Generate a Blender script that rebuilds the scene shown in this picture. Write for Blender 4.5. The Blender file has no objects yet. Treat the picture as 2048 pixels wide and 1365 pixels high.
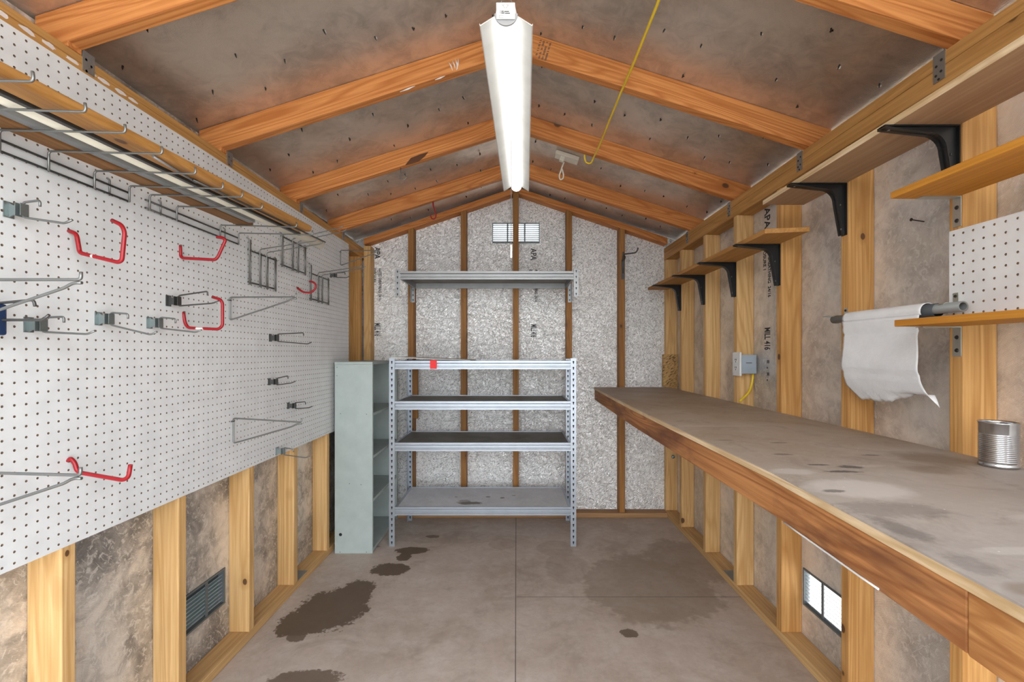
import bpy, bmesh, math, random
from mathutils import Vector, Matrix
random.seed(7)
S = bpy.context.scene
COL = S.collection
PI = math.pi

# ------------------------------------------------------------------ view
F = 915.0; VX = 1033.0; VY = 706.0; EYE = 1.25
def P(x, y, d):                 # picture point at depth d -> world
    return ((x - VX) * d / F, d, EYE + (VY - y) * d / F)
LS, RS = -1.158, 1.146          # stud faces of the side walls
LB = -1.153                     # face of the pegboard
LW, RW = -1.247, 1.235          # foil faces of the side walls
BS, BW = 3.462, 3.551           # stud face and foil face of the back wall
NEAR = -0.12
DECK0, SLOPE = 2.52, 0.32       # underside of the roof deck at the ridge, fall per metre
PLATE_B, PLATE_M, PLATE_T = 1.967, 2.021, 2.058
RAFT = [0.571, 1.181, 1.791, 2.405, 3.006]
BENCH = 0.99

# ------------------------------------------------------------------ node helpers
def new_mat(name):
    m = bpy.data.materials.new(name); m.use_nodes = True
    nt = m.node_tree; nt.nodes.clear()
    out = nt.nodes.new('ShaderNodeOutputMaterial'); b = nt.nodes.new('ShaderNodeBsdfPrincipled')
    nt.links.new(b.outputs[0], out.inputs[0])
    return m, nt, b
class N:
    def __init__(s, nt): s.nt = nt
    def n(s, t, **kw):
        x = s.nt.nodes.new(t)
        for k, v in kw.items(): setattr(x, k, v)
        return x
    def l(s, a, b): s.nt.links.new(a, b)
    def put(s, sock, v):
        if hasattr(v, 'is_output') or isinstance(v, bpy.types.NodeSocket): s.l(v, sock)
        elif v is not None: sock.default_value = v
    def math(s, op, a, b=None, c=None, clamp=False):
        x = s.n('ShaderNodeMath', operation=op, use_clamp=clamp)
        s.put(x.inputs[0], a)
        if b is not None: s.put(x.inputs[1], b)
        if c is not None: s.put(x.inputs[2], c)
        return x.outputs[0]
    def vmath(s, op, a, b=None):
        x = s.n('ShaderNodeVectorMath', operation=op)
        s.put(x.inputs[0], a)
        if b is not None: s.put(x.inputs[1], b)
        return x.outputs['Value'] if op in ('LENGTH', 'DOT_PRODUCT', 'DISTANCE') else x.outputs[0]
    def noise(s, vec, scale, detail=3, rough=.55, dist=0.0):
        x = s.n('ShaderNodeTexNoise'); s.put(x.inputs['Vector'], vec)
        x.inputs['Scale'].default_value = scale; x.inputs['Detail'].default_value = detail
        x.inputs['Roughness'].default_value = rough; x.inputs['Distortion'].default_value = dist
        return x.outputs[0]
    def vor(s, vec, scale, out='Distance'):
        x = s.n('ShaderNodeTexVoronoi'); s.put(x.inputs['Vector'], vec); x.inputs['Scale'].default_value = scale
        return x.outputs[out], x
    def ramp(s, fac, stops):
        x = s.n('ShaderNodeValToRGB'); s.put(x.inputs[0], fac)
        e = x.color_ramp.elements
        while len(e) > 1: e.remove(e[-1])
        for i, (p, c) in enumerate(stops):
            if i == 0: e[0].position = p; q = e[0]
            else: q = e.new(p)
            q.color = (*c, 1) if not isinstance(c, (int, float)) else (c, c, c, 1)
        return x.outputs[0]
    def mix(s, fac, a, b, mode='MIX'):
        x = s.n('ShaderNodeMix', data_type='RGBA', blend_type=mode)
        s.put(x.inputs[0], fac)
        for i, v in ((6, a), (7, b)):
            if isinstance(v, tuple): x.inputs[i].default_value = (*v[:3], 1)
            else: s.l(v, x.inputs[i])
        return x.outputs[2]
    def bump(s, h, strength, dist=.01):
        x = s.n('ShaderNodeBump'); s.l(h, x.inputs['Height'])
        x.inputs['Strength'].default_value = strength; x.inputs['Distance'].default_value = dist
        return x.outputs[0]
    def obj(s, rnd=True):
        tc = s.n('ShaderNodeTexCoord').outputs['Object']
        if not rnd: return tc
        r = s.n('ShaderNodeObjectInfo').outputs['Random']
        c = s.n('ShaderNodeCombineXYZ')
        s.l(s.math('MULTIPLY', r, 37.0), c.inputs[0]); s.l(s.math('MULTIPLY', r, 91.0), c.inputs[1]); s.l(s.math('MULTIPLY', r, 53.0), c.inputs[2])
        return s.vmath('ADD', tc, c.outputs[0])
    def maprot(s, vec, rot):
        x = s.n('ShaderNodeMapping'); s.l(vec, x.inputs[0]); x.inputs['Rotation'].default_value = rot
        return x.outputs[0]
    def mapscale(s, vec, sc):
        x = s.n('ShaderNodeMapping'); s.l(vec, x.inputs[0]); x.inputs['Scale'].default_value = sc
        return x.outputs[0]

MATS = {}
def plain(name, col, rough=.5, metal=0.0, bump=0.0, bscale=200, spec=.5):
    if name in MATS: return MATS[name]
    m, nt, b = new_mat(name); g = N(nt)
    v = g.obj()
    f = g.noise(v, 14, 3)
    c = g.mix(g.ramp(f, [(.3, 0.0), (.7, 1.0)]), tuple(x * .93 for x in col), tuple(min(1, x * 1.05) for x in col))
    nt.links.new(c, b.inputs['Base Color'])
    b.inputs['Roughness'].default_value = rough; b.inputs['Metallic'].default_value = metal
    b.inputs['Specular IOR Level'].default_value = spec
    if bump: nt.links.new(g.bump(g.noise(v, bscale, 2), bump, .002), b.inputs['Normal'])
    MATS[name] = m; return m

def wood(name, light, dark, axis, lines=.4, knots=.5, rough=.6, kcol=(.10, .045, .02), ringf=26, stain=None):
    if name in MATS: return MATS[name]
    m, nt, b = new_mat(name); g = N(nt)
    v = g.obj()
    if axis == 'L': v = g.maprot(v, (0, math.atan(SLOPE), 0)); axis = 'X'
    if axis == 'R': v = g.maprot(v, (0, -math.atan(SLOPE), 0)); axis = 'X'
    def sc(al, ac): return {'X': (al, ac, ac), 'Y': (ac, al, ac), 'Z': (ac, ac, al)}[axis]
    fine = g.noise(g.mapscale(v, sc(2.2, 95)), 1.0, 4, .65)
    broad = g.noise(g.mapscale(v, sc(.55, 8.5)), 1.0, 2, .45, .35)
    wob = g.noise(g.mapscale(v, sc(1.5, 30)), 1.0, 2)
    ring = g.math('SINE', g.math('MULTIPLY_ADD', broad, ringf * 3.4, g.math('MULTIPLY', wob, 2.2)))
    ring = g.ramp(g.math('MULTIPLY_ADD', ring, .5, .5), [(.40, 0.0), (.90, .7), (1.0, 1.0)])
    c = g.mix(g.math('MULTIPLY', g.ramp(fine, [(.38, 0.0), (.62, 1.0)]), .62), light, dark)
    c = g.mix(g.math('MULTIPLY', ring, lines * 1.25), c, dark)
    tone = g.noise(g.mapscale(v, sc(.8, 3)), 1.0, 2)
    c = g.mix(g.ramp(tone, [(.35, 0.0), (.8, .40)]), c, tuple(min(1, x * .72) for x in dark))
    if knots:
        kd, kn = g.vor(g.mapscale(v, sc(6.5, 9.5)), 1.0)
        kn.inputs['Randomness'].default_value = 1.0
        sel = g.n('ShaderNodeSeparateColor'); g.l(kn.outputs['Color'], sel.inputs[0])
        on = g.math('LESS_THAN', sel.outputs[0], knots * .62)
        size = g.math('MULTIPLY_ADD', g.math('POWER', sel.outputs[1], 2.0), .14, .05)
        kq = g.math('ADD', kd, g.math('MULTIPLY', g.math('SUBTRACT', wob, .5), .06))
        core = g.math('MULTIPLY', g.math('SUBTRACT', 1.0, g.math('DIVIDE', kq, size), clamp=True), on)
        halo = g.math('MULTIPLY', g.math('SUBTRACT', 1.0, g.math('DIVIDE', kq, g.math('MULTIPLY', size, 2.6)), clamp=True), on)
        c = g.mix(g.math('MULTIPLY', halo, .75), c, tuple(x * .8 for x in dark))
        c = g.mix(g.ramp(core, [(.10, 0.0), (.28, .95)]), c, kcol)
    if stain:
        sn = g.noise(g.mapscale(v, sc(2.2, 9)), 1.0, 4, .6, .5)
        c = g.mix(g.ramp(sn, [(.49, 0.0), (.66, .85)]), c, stain)
    nt.links.new(c, b.inputs['Base Color'])
    b.inputs['Roughness'].default_value = rough; b.inputs['Specular IOR Level'].default_value = .3
    nt.links.new(g.bump(g.math('ADD', fine, g.math('MULTIPLY', ring, .4)), .18, .002), b.inputs['Normal'])
    MATS[name] = m; return m

def foil(name, col, dark, kind, metal=.75, rough=.42, smudge=.5, warm=(.34, .24, .16)):
    m, nt, b = new_mat(name); g = N(nt)
    v = g.obj(False)
    big = g.noise(v, 2.6, 5, .62, .4)
    mid = g.noise(v, 13, 5, .7, .8)
    c = g.mix(g.math('MULTIPLY', g.ramp(big, [(.44, 0.0), (.60, 1.0)]), smudge), col, dark)
    c = g.mix(g.math('MULTIPLY', g.math('MULTIPLY', g.ramp(mid, [(.42, 0.0), (.62, 1.0)]), g.ramp(big, [(.36, .25), (.56, 1.0)])), smudge), c, tuple(x * .8 for x in dark))
    wn = g.noise(v, 3.7, 3, .5)
    c = g.mix(g.math('MULTIPLY', g.ramp(wn, [(.5, 0.0), (.75, 1.0)]), .25), c, warm)
    if kind == 'strand':
        w = g.noise(v, 30, 2, .5)
        d = g.vmath('ADD', v, g.vmath('MULTIPLY', w, (.05, .05, .05)))
        h1 = g.noise(g.mapscale(g.maprot(d, (0, .7, 0)), (45, 45, 150)), 1.0, 3, .6, .6)
        h2 = g.noise(g.mapscale(g.maprot(d, (0, -.8, 0)), (40, 40, 140)), 1.0, 3, .6, .6)
        h = g.math('ADD', h1, h2)
        c = g.mix(g.ramp(h, [(.82, .75), (1.0, 0.0)]), c, tuple(x * .45 for x in dark))
        c = g.mix(g.ramp(h, [(1.02, 0.0), (1.15, .7)]), c, (.95, .95, .95))
        bs, bd = .9, .005
    elif kind == 'cord':
        wv = g.n('ShaderNodeTexWave', wave_type='BANDS', bands_direction='Z')
        g.l(g.maprot(v, (math.radians(28), 0, 0)), wv.inputs['Vector'])
        wv.inputs['Scale'].default_value = 95; wv.inputs['Distortion'].default_value = 4.0; wv.inputs['Detail'].default_value = 2
        wr = g.noise(v, 45, 4, .6, 1.2)
        h = g.math('ADD', g.math('MULTIPLY', wv.outputs['Fac'], .22), wr)
        c = g.mix(g.ramp(wr, [(.54, 0.0), (.62, .65)]), c, (.88, .88, .87))
        scr = g.noise(g.mapscale(g.maprot(v, (.9, 0, 0)), (1, 14, 150)), 1.0, 3, .7, .8)
        c = g.mix(g.math('MULTIPLY', g.ramp(scr, [(.60, 0.0), (.68, .8)]), g.ramp(big, [(.45, 0.0), (.6, 1.0)])), c, (.80, .80, .80))
        bs, bd = .6, .005
    else:
        h = g.math('ADD', g.noise(v, 260, 2, .6), g.math('MULTIPLY', g.noise(v, 18, 4, .6, .8), .8))
        sc = g.noise(v, 60, 5, .75, 2.0)
        c = g.mix(g.math('MULTIPLY', g.ramp(sc, [(.60, 0.0), (.70, 1.0)]), g.ramp(big, [(.5, 0.0), (.62, .7)])), c, (.75, .75, .74))
        bs, bd = .35, .003
    nt.links.new(c, b.inputs['Base Color'])
    b.inputs['Metallic'].default_value = metal; b.inputs['Roughness'].default_value = rough
    nt.links.new(g.bump(h, bs, bd), b.inputs['Normal'])
    MATS[name] = m; return m

def blobs(g, v, spots, wob=.35, nscale=9.0, soft=.12):
    """how much of a set of elliptical stains covers each point of the xy plane"""
    nz = g.noise(v, nscale, 4, .65)
    nz2 = g.noise(v, nscale * 4, 3, .6)
    off = g.math('ADD', g.math('MULTIPLY', g.math('SUBTRACT', nz, .5), wob * 3), g.math('MULTIPLY', g.math('SUBTRACT', nz2, .5), wob))
    acc = None
    for (x, y, rx, ry, a) in spots:
        q = g.vmath('MULTIPLY', g.vmath('SUBTRACT', v, (x, y, 0)), (1 / rx, 1 / ry, 0))
        d = g.math('ADD', g.vmath('LENGTH', q), off)
        f = g.math('MULTIPLY', g.ramp(d, [(max(0, .9 - soft), 1.0), (.9 + soft * .2, 0.0)]), a)
        acc = f if acc is None else g.math('MAXIMUM', acc, f)
    return acc

# ------------------------------------------------------------------ mesh helpers
class MB:
    def __init__(s): s.v = []; s.f = []; s.m = []; s.sm = []
    def add(s, vs, fs, mi=0, smooth=False):
        b = len(s.v); s.v += [tuple(p) for p in vs]
        for f in fs: s.f.append([b + i for i in f]); s.m.append(mi); s.sm.append(smooth)
        return s
    def box(s, x0, x1, y0, y1, z0, z1, mi=0):
        x0, x1 = sorted((x0, x1)); y0, y1 = sorted((y0, y1)); z0, z1 = sorted((z0, z1))
        return s.add([(x0, y0, z0), (x1, y0, z0), (x1, y1, z0), (x0, y1, z0), (x0, y0, z1), (x1, y0, z1), (x1, y1, z1), (x0, y1, z1)],
                     [(0, 3, 2, 1), (4, 5, 6, 7), (0, 1, 5, 4), (1, 2, 6, 5), (2, 3, 7, 6), (3, 0, 4, 7)], mi)
    def prism(s, poly, plane, a, b, mi=0, smooth=False):
        """poly in plane xz / yz / xy, carried from a to b along the third axis"""
        n = len(poly)
        def pt(p, t): return {'xz': (p[0], t, p[1]), 'yz': (t, p[0], p[1]), 'xy': (p[0], p[1], t)}[plane]
        vs = [pt(p, a) for p in poly] + [pt(p, b) for p in poly]
        fs = [tuple(range(n)), tuple(range(2 * n - 1, n - 1, -1))]
        s.add(vs, fs, mi)
        base = len(s.v) - 2 * n
        for i in range(n):
            j = (i + 1) % n
            s.f.append([base + i, base + n + i, base + n + j, base + j]); s.m.append(mi); s.sm.append(smooth)
        return s
    def tube(s, pts, r, n=8, mi=0, fillet=0.0, closed=False, caps=True):
        pts = [Vector(p) for p in pts]
        if fillet: pts = rounded(pts, fillet)
        k = len(pts); rings = []
        rr = r if isinstance(r, (list, tuple)) else [r] * k
        t0 = (pts[1] - pts[0]).normalized()
        ref = Vector((0, 0, 1)) if abs(t0.z) < .9 else Vector((1, 0, 0))
        u = t0.cross(ref).normalized()
        for i, p in enumerate(pts):
            if i == 0: t = (pts[1] - pts[0]).normalized()
            elif i == k - 1: t = (pts[-1] - pts[-2]).normalized()
            else:
                t = (pts[i + 1] - pts[i]).normalized() + (pts[i] - pts[i - 1]).normalized()
                t = t.normalized() if t.length > 1e-6 else (pts[i + 1] - pts[i]).normalized()
            u = (u - t * u.dot(t)); u = u.normalized() if u.length > 1e-6 else t.orthogonal().normalized()
            w = t.cross(u)
            rings.append([p + (u * math.cos(2 * PI * q / n) + w * math.sin(2 * PI * q / n)) * rr[i] for q in range(n)])
        vs = [p for R in rings for p in R]; fs = []
        for i in range(k - 1):
            for q in range(n):
                a, b = i * n + q, i * n + (q + 1) % n
                fs.append((a, b, b + n, a + n))
        s.add(vs, fs, mi, True)
        if caps:
            b0 = len(s.v) - len(vs)
            s.f.append([b0 + q for q in range(n)][::-1]); s.m.append(mi); s.sm.append(False)
            s.f.append([b0 + (k - 1) * n + q for q in range(n)]); s.m.append(mi); s.sm.append(False)
        return s
    def lathe(s, prof, c, n=24, mi=0, axis='z', cap0=True, cap1=True):
        vs = []
        for (r, h) in prof:
            for q in range(n):
                a = 2 * PI * q / n
                d = {'z': (r * math.cos(a), r * math.sin(a), h), 'y': (r * math.cos(a), h, r * math.sin(a)), 'x': (h, r * math.cos(a), r * math.sin(a))}[axis]
                vs.append((c[0] + d[0], c[1] + d[1], c[2] + d[2]))
        fs = [(i * n + q, i * n + (q + 1) % n, (i + 1) * n + (q + 1) % n, (i + 1) * n + q) for i in range(len(prof) - 1) for q in range(n)]
        s.add(vs, fs, mi, True)
        b0 = len(s.v) - len(vs)
        if cap0: s.f.append([b0 + q for q in range(n)][::-1]); s.m.append(mi); s.sm.append(False)
        if cap1: s.f.append([b0 + (len(prof) - 1) * n + q for q in range(n)]); s.m.append(mi); s.sm.append(False)
        return s

def rounded(pts, r, seg=4):
    out = [pts[0]]
    for i in range(1, len(pts) - 1):
        a, p, b = pts[i - 1], pts[i], pts[i + 1]
        d = min(r, (a - p).length * .45, (b - p).length * .45)
        p0 = p + (a - p).normalized() * d; p1 = p + (b - p).normalized() * d
        for k in range(seg + 1):
            t = k / seg
            out.append(p0 * (1 - t) ** 2 + p * 2 * t * (1 - t) + p1 * t * t)
    out.append(pts[-1])
    return out

def build(name, mb, mats, parent=None, origin=None, bevel=0.0, seg=2):
    """link mb as ONE mesh object; vertices are given in world coordinates"""
    me = bpy.data.meshes.new(name)
    if parent is not None:
        L = WORLD[parent.name]
        o0 = L
    else:
        if origin is None:
            xs = [p[0] for p in mb.v]; ys = [p[1] for p in mb.v]; zs = [p[2] for p in mb.v]
            origin = ((min(xs) + max(xs)) / 2, (min(ys) + max(ys)) / 2, min(zs))
        o0 = Vector(origin)
    me.from_pydata([(p[0] - o0[0], p[1] - o0[1], p[2] - o0[2]) for p in mb.v], [], mb.f)
    for m in (mats if isinstance(mats, (list, tuple)) else [mats]): me.materials.append(m)
    for i, p in enumerate(me.polygons): p.material_index = mb.m[i]; p.use_smooth = mb.sm[i]
    bm = bmesh.new(); bm.from_mesh(me); bmesh.ops.recalc_face_normals(bm, faces=bm.faces); bm.to_mesh(me); bm.free()
    me.update()
    o = bpy.data.objects.new(name, me); COL.objects.link(o)
    if parent is not None: o.parent = parent; WORLD[o.name] = WORLD[parent.name]
    else: o.location = o0; WORLD[o.name] = Vector(o0)
    if bevel:
        bv = o.modifiers.new('edge', 'BEVEL'); bv.width = bevel; bv.segments = seg; bv.limit_method = 'ANGLE'; bv.angle_limit = math.radians(40)
    return o
WORLD = {}
def tag(o, label, cat, group=None, kind=None):
    o['label'] = label; o['category'] = cat
    if group: o['group'] = group
    if kind: o['kind'] = kind
    return o
def thing(name, loc, label, cat, group=None):
    o = bpy.data.objects.new(name, None); COL.objects.link(o); o.location = loc
    o.empty_display_size = .05
    WORLD[o.name] = Vector(loc); return tag(o, label, cat, group)
def structure(name, mb, mats, origin=(0, 0, 0), parent=None):
    o = build(name, mb, mats, parent=parent, origin=None if parent else origin)
    if parent is None: o['kind'] = 'structure'
    return o
def text_mesh(name, s, size, mat, matrix, parent, align='LEFT', extrude=.0003):
    cu = bpy.data.curves.new(name + '_src', 'FONT'); cu.body = s; cu.size = size; cu.extrude = extrude; cu.offset = size * .022; cu.align_x = align
    tmp = bpy.data.objects.new(name + '_src', cu); COL.objects.link(tmp)
    bpy.context.view_layer.update()
    me = bpy.data.meshes.new_from_object(tmp.evaluated_get(bpy.context.evaluated_depsgraph_get()))
    bpy.data.objects.remove(tmp); bpy.data.curves.remove(cu)
    L = WORLD[parent.name] if parent else Vector((0, 0, 0))
    me.transform(Matrix.Translation(-L) @ matrix); me.name = name
    me.materials.clear(); me.materials.append(mat)
    o = bpy.data.objects.new(name, me); COL.objects.link(o); o.parent = parent; WORLD[o.name] = L
    return o
def frame_matrix(o, ex, ey):
    ex = Vector(ex).normalized(); ey = Vector(ey).normalized(); ez = ex.cross(ey)
    return Matrix(((ex.x, ey.x, ez.x, o[0]), (ex.y, ey.y, ez.y, o[1]), (ex.z, ey.z, ez.z, o[2]), (0, 0, 0, 1)))

# ------------------------------------------------------------------ materials
PINE_L, PINE_D = (.76, .50, .235), (.50, .27, .09)
pine = wood('pine_upright', PINE_L, PINE_D, 'Z', .48, .95)
pine_warm = wood('pine_upright_warm', (.68, .385, .14), (.42, .19, .05), 'Z', .52, .9)
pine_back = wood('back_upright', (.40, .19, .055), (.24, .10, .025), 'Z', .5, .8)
pine_flat = wood('pine_along', (.68, .44, .20), (.42, .23, .09), 'Y', .30, .4)
pine_top = wood('pine_along_top', (.62, .34, .115), (.38, .18, .05), 'Y', .35, .35)
pine_cross = wood('pine_across', (.45, .27, .13), (.28, .14, .06), 'X', .3, .4)
raft_l = wood('rafter_wood_a', (.71, .305, .095), (.42, .13, .03), 'L', .6, .4, ringf=34)
raft_r = wood('rafter_wood_b', (.71, .305, .095), (.42, .13, .03), 'R', .6, .4, ringf=34)
rail_w = wood('rail_wood', (.52, .235, .085), (.25, .085, .025), 'Y', .6, .3, ringf=30, stain=(.13, .05, .025))
rail_w2 = wood('rail_wood_pale', (.58, .29, .10), (.30, .11, .03), 'Y', .6, .4, ringf=36, stain=(.16, .06, .02))
orange = wood('orange_board', (.62, .27, .035), (.42, .16, .02), 'Y', .25, .0, rough=.65)
shelf_w = wood('shelf_wood', (.55, .28, .085), (.36, .16, .04), 'Y', .35, .35)
ply_w = wood('plywood_face', (.46, .29, .165), (.34, .19, .10), 'Y', .3, .1)
ply_edge = wood('plywood_edge', (.80, .63, .42), (.50, .32, .15), 'Y', .5, 0, stain=(.42, .26, .12))
stick_w = wood('old_plank', (.50, .25, .07), (.28, .12, .03), 'Y', .45, .3, rough=.45)
stick_w2 = wood('old_plank_dull', (.30, .15, .055), (.17, .075, .025), 'Y', .45, .3)

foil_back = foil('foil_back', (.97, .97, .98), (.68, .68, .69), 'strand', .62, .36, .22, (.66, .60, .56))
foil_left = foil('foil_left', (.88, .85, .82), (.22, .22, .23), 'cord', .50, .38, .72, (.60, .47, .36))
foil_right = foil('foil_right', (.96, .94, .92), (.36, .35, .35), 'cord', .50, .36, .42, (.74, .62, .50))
foil_deck = foil('foil_deck', (.74, .645, .55), (.44, .385, .33), 'deck', .70, .33, .5, (.50, .31, .17))
ink = plain('ink', (.055, .055, .06), .8)
outer = plain('outer_siding', (.55, .55, .53), .8)

white_board = plain('white_hardboard', (.72, .735, .75), .40, 0, .05, 60)
peg_edge = plain('hardboard_edge', (.22, .15, .10), .9)
white_right = plain('white_hardboard_small', (.75, .75, .75), .4)
zinc = plain('zinc_wire', (.22, .225, .22), .32, .75)
zinc_dark = plain('dark_wire', (.10, .10, .098), .35, .7)
zinc_plate = plain('zinc_plate', (.27, .31, .31), .36, .8, .2, 300)
red_v = plain('red_vinyl', (.31, .004, .010), .30)
wear = plain('worn_paint', (.75, .68, .66), .6)
galv = plain('galvanised', (.40, .44, .50), .34, .55)
galv_d = plain('galvanised_dull', (.34, .35, .36), .45, .7)
slot = plain('slot_dark', (.015, .015, .018), .9)
black_m = plain('black_steel', (.012, .012, .013), .38)
silver_b = plain('bracket_zinc', (.60, .60, .54), .30, .85)
tie_m = plain('tie_zinc', (.33, .36, .37), .45, .8, .25, 120)
cab_m = plain('grey_green_paint', (.41, .475, .465), .5, 0, .12, 40)
cab_in = plain('grey_green_inside', (.34, .37, .36), .55)
pvc = plain('grey_pvc', (.20, .21, .205), .4)
cardb = plain('dark_card', (.045, .05, .055), .6)
paper = plain('paper', (.76, .76, .77), .9, 0, .45, 130)
cream = plain('cream_plastic', (.78, .74, .64), .45)
white_p = plain('white_plastic', (.72, .72, .71), .35)
lamp_w = plain('lamp_white', (.60, .60, .575), .40)
grey_p = plain('grey_plastic', (.36, .42, .48), .45)
grey_cap = plain('end_cap_grey', (.36, .36, .37), .5)
yellow = plain('yellow_jacket', (.78, .55, .03), .4)
navy = plain('navy_plastic', (.012, .03, .09), .35)
tin = plain('tinplate', (.52, .52, .53), .17, 1.0)
nail_m = plain('nail_dark', (.04, .035, .03), .5, .5)
nail_s = plain('nail_bright', (.85, .83, .80), .4, .2)
tape = plain('red_tape', (.85, .01, .012), .5)
tube_m = plain('cream_tube', (.80, .76, .64), .4)
vent_w = plain('vent_paint', (.42, .44, .46), .5)
vent_d = plain('vent_frame', (.16, .18, .19), .5, .4)
chain_m = plain('chain_steel', (.20, .20, .20), .35, .6)
osb = None

def floor_material():
    m, nt, b = new_mat('painted_floor'); g = N(nt); v = g.obj(False)
    n1 = g.noise(v, 2.2, 5, .6, .3); n2 = g.noise(v, 26, 4, .7); n3 = g.noise(v, 9, 6, .72, .3)
    c = g.mix(g.ramp(n1, [(.35, 0.0), (.65, 1.0)]), (.42, .335, .275), (.54, .45, .39))
    c = g.mix(g.ramp(n3, [(.46, 0.0), (.72, .55)]), c, (.62, .56, .51))
    n4 = g.noise(v, 3.1, 6, .7, 1.0)
    c = g.mix(g.ramp(n4, [(.52, 0.0), (.70, .6)]), c, (.32, .25, .20))
    c = g.mix(g.ramp(n2, [(.45, 0.0), (.75, .35)]), c, (.30, .245, .20))
    damp = blobs(g, v, [(.70, 2.45, .40, .42, .9), (.30, 2.66, .16, .22, .55), (1.0, 2.75, .25, .35, .8), (-.09, 3.0, .10, .11, .55), (.24, 2.92, .13, .14, .5), (-.45, 3.1, .5, .12, .35)], .22, 5.0, .10)
    c = g.mix(g.math('MULTIPLY', damp, .55), c, (.23, .165, .115))
    wet = blobs(g, v, [(-.90, 2.24, .20, .22, 1), (-.98, 2.12, .15, .12, 1), (-.84, 2.40, .10, .14, 1), (-.73, 2.64, .13, .085, 1), (-.655, 2.89, .13, .06, 1), (-.69, 2.80, .05, .07, 1), (-.57, 3.11, .055, .03, .8),
                       (-.97, 2.01, .05, .04, .9), (.505, 2.035, .045, .04, .9), (-.80, 1.74, .16, .07, .9), (-.92, 2.95, .05, .02, .6)], .30, 13.0, .08)
    c = g.mix(g.math('MULTIPLY', wet, .9), c, (.105, .066, .04))
    sx = g.n('ShaderNodeSeparateXYZ'); g.l(v, sx.inputs[0])
    seam = g.math('LESS_THAN', g.math('ABSOLUTE', g.math('ADD', sx.outputs[0], .004)), .0022)
    seam2 = g.math('MULTIPLY', g.math('LESS_THAN', g.math('ABSOLUTE', g.math('SUBTRACT', sx.outputs[1], 2.34)), .002), g.math('GREATER_THAN', sx.outputs[0], 0.0))
    c = g.mix(g.math('MULTIPLY', g.math('MAXIMUM', seam, seam2), .75), c, (.05, .04, .035))
    spk = g.vor(v, 38)[0]
    c = g.mix(g.ramp(spk, [(.035, .6), (.06, 0.0)]), c, (.07, .055, .045))
    nt.links.new(c, b.inputs['Base Color'])
    b.inputs['Roughness'].default_value = .62; b.inputs['Specular IOR Level'].default_value = .35
    nt.links.new(g.bump(n2, .15, .003), b.inputs['Normal'])
    return m
def bench_material():
    m, nt, b = new_mat('worn_bench_top'); g = N(nt)
    v = g.vmath('ADD', g.obj(False), (.85, 1.7, .89))
    n1 = g.noise(v, 2.6, 5, .6, .4); n2 = g.noise(v, 42, 4, .7); n3 = g.noise(v, 9, 5, .7, .7)
    sx = g.n('ShaderNodeSeparateXYZ'); g.l(v, sx.inputs[0])
    near = g.math('MULTIPLY_ADD', sx.outputs[1], -.9, 1.55, clamp=True)     # greyer towards the door end
    c = g.mix(near, (.36, .265, .175), (.34, .295, .265))
    c = g.mix(g.ramp(n1, [(.38, 0.0), (.7, .7)]), c, (.47, .41, .36))
    c = g.mix(g.ramp(n3, [(.52, 0.0), (.72, .55)]), c, (.20, .155, .12))
    c = g.mix(g.ramp(n2, [(.5, 0.0), (.8, .3)]), c, (.52, .46, .41))
    pale = blobs(g, v, [(.655, .875, .115, .075, 1), (.60, 1.0, .06, .03, .7), (.86, .72, .10, .02, .5), (.66, .60, .07, .015, .5), (.80, 1.05, .05, .012, .4), (.70, 1.62, .18, .02, .35)], .18, 10, .25)
    c = g.mix(g.math('MULTIPLY', pale, .65), c, (.60, .55, .51))
    dark = blobs(g, v, [(.62, .76, .10, .05, .38), (.565, .68, .03, .06, .5), (.56, .56, .03, .04, .35), (.76, 1.04, .035, .016, 1), (.715, 1.0, .05, .012, 1), (.70, 1.06, .03, .008, 1), (.68, 1.17, .03, .01, .8), (.76, 1.32, .03, .007, .9),
                        (.62, 1.36, .03, .006, .8), (.90, 1.16, .03, .01, .8), (.60, .86, .03, .012, .8)], .45, 24, .3)
    c = g.mix(g.math('MULTIPLY', dark, .8), c, (.055, .048, .045))
    brown = blobs(g, v, [(1.02, 1.12, .10, .10, .8), (.92, 1.02, .08, .05, .6), (.57, .50, .04, .02, .7)], .3, 8, .4)
    c = g.mix(g.math('MULTIPLY', brown, .7), c, (.15, .095, .05))
    fl = g.vor(v, 30)[0]
    c = g.mix(g.ramp(fl, [(.03, .9), (.05, 0.0)]), c, (.75, .72, .68))
    nt.links.new(c, b.inputs['Base Color'])
    b.inputs['Roughness'].default_value = .58; b.inputs['Specular IOR Level'].default_value = .4
    nt.links.new(g.bump(g.math('ADD', n2, n3), .2, .003), b.inputs['Normal'])
    return m
def deck_material(name, base, dirt, spots):
    m, nt, b = new_mat(name); g = N(nt); v = g.obj(False)
    n1 = g.noise(v, 6, 5, .65, .6); n2 = g.noise(v, 70, 3, .6)
    c = g.mix(g.ramp(n1, [(.4, 0.0), (.7, 1.0)]), base, dirt)
    c = g.mix(g.ramp(n2, [(.5, 0.0), (.75, .3)]), c, tuple(x * .6 for x in dirt))
    if spots:
        c = g.mix(g.math('MULTIPLY', blobs(g, v, spots, .4, 16, .2), .85), c, (.10, .085, .05))
    nt.links.new(c, b.inputs['Base Color']); b.inputs['Roughness'].default_value = .55
    return m
def osb_material():
    m, nt, b = new_mat('strand_board'); g = N(nt); v = g.obj()
    h = g.noise(g.mapscale(g.maprot(v, (0, .6, 0)), (40, 40, 110)), 1, 3, .6, .5)
    c = g.ramp(h, [(.36, (.06, .03, .01)), (.46, (.42, .24, .08)), (.7, (.60, .38, .15))])
    nt.links.new(c, b.inputs['Base Color']); b.inputs['Roughness'].default_value = .6
    return m
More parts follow.
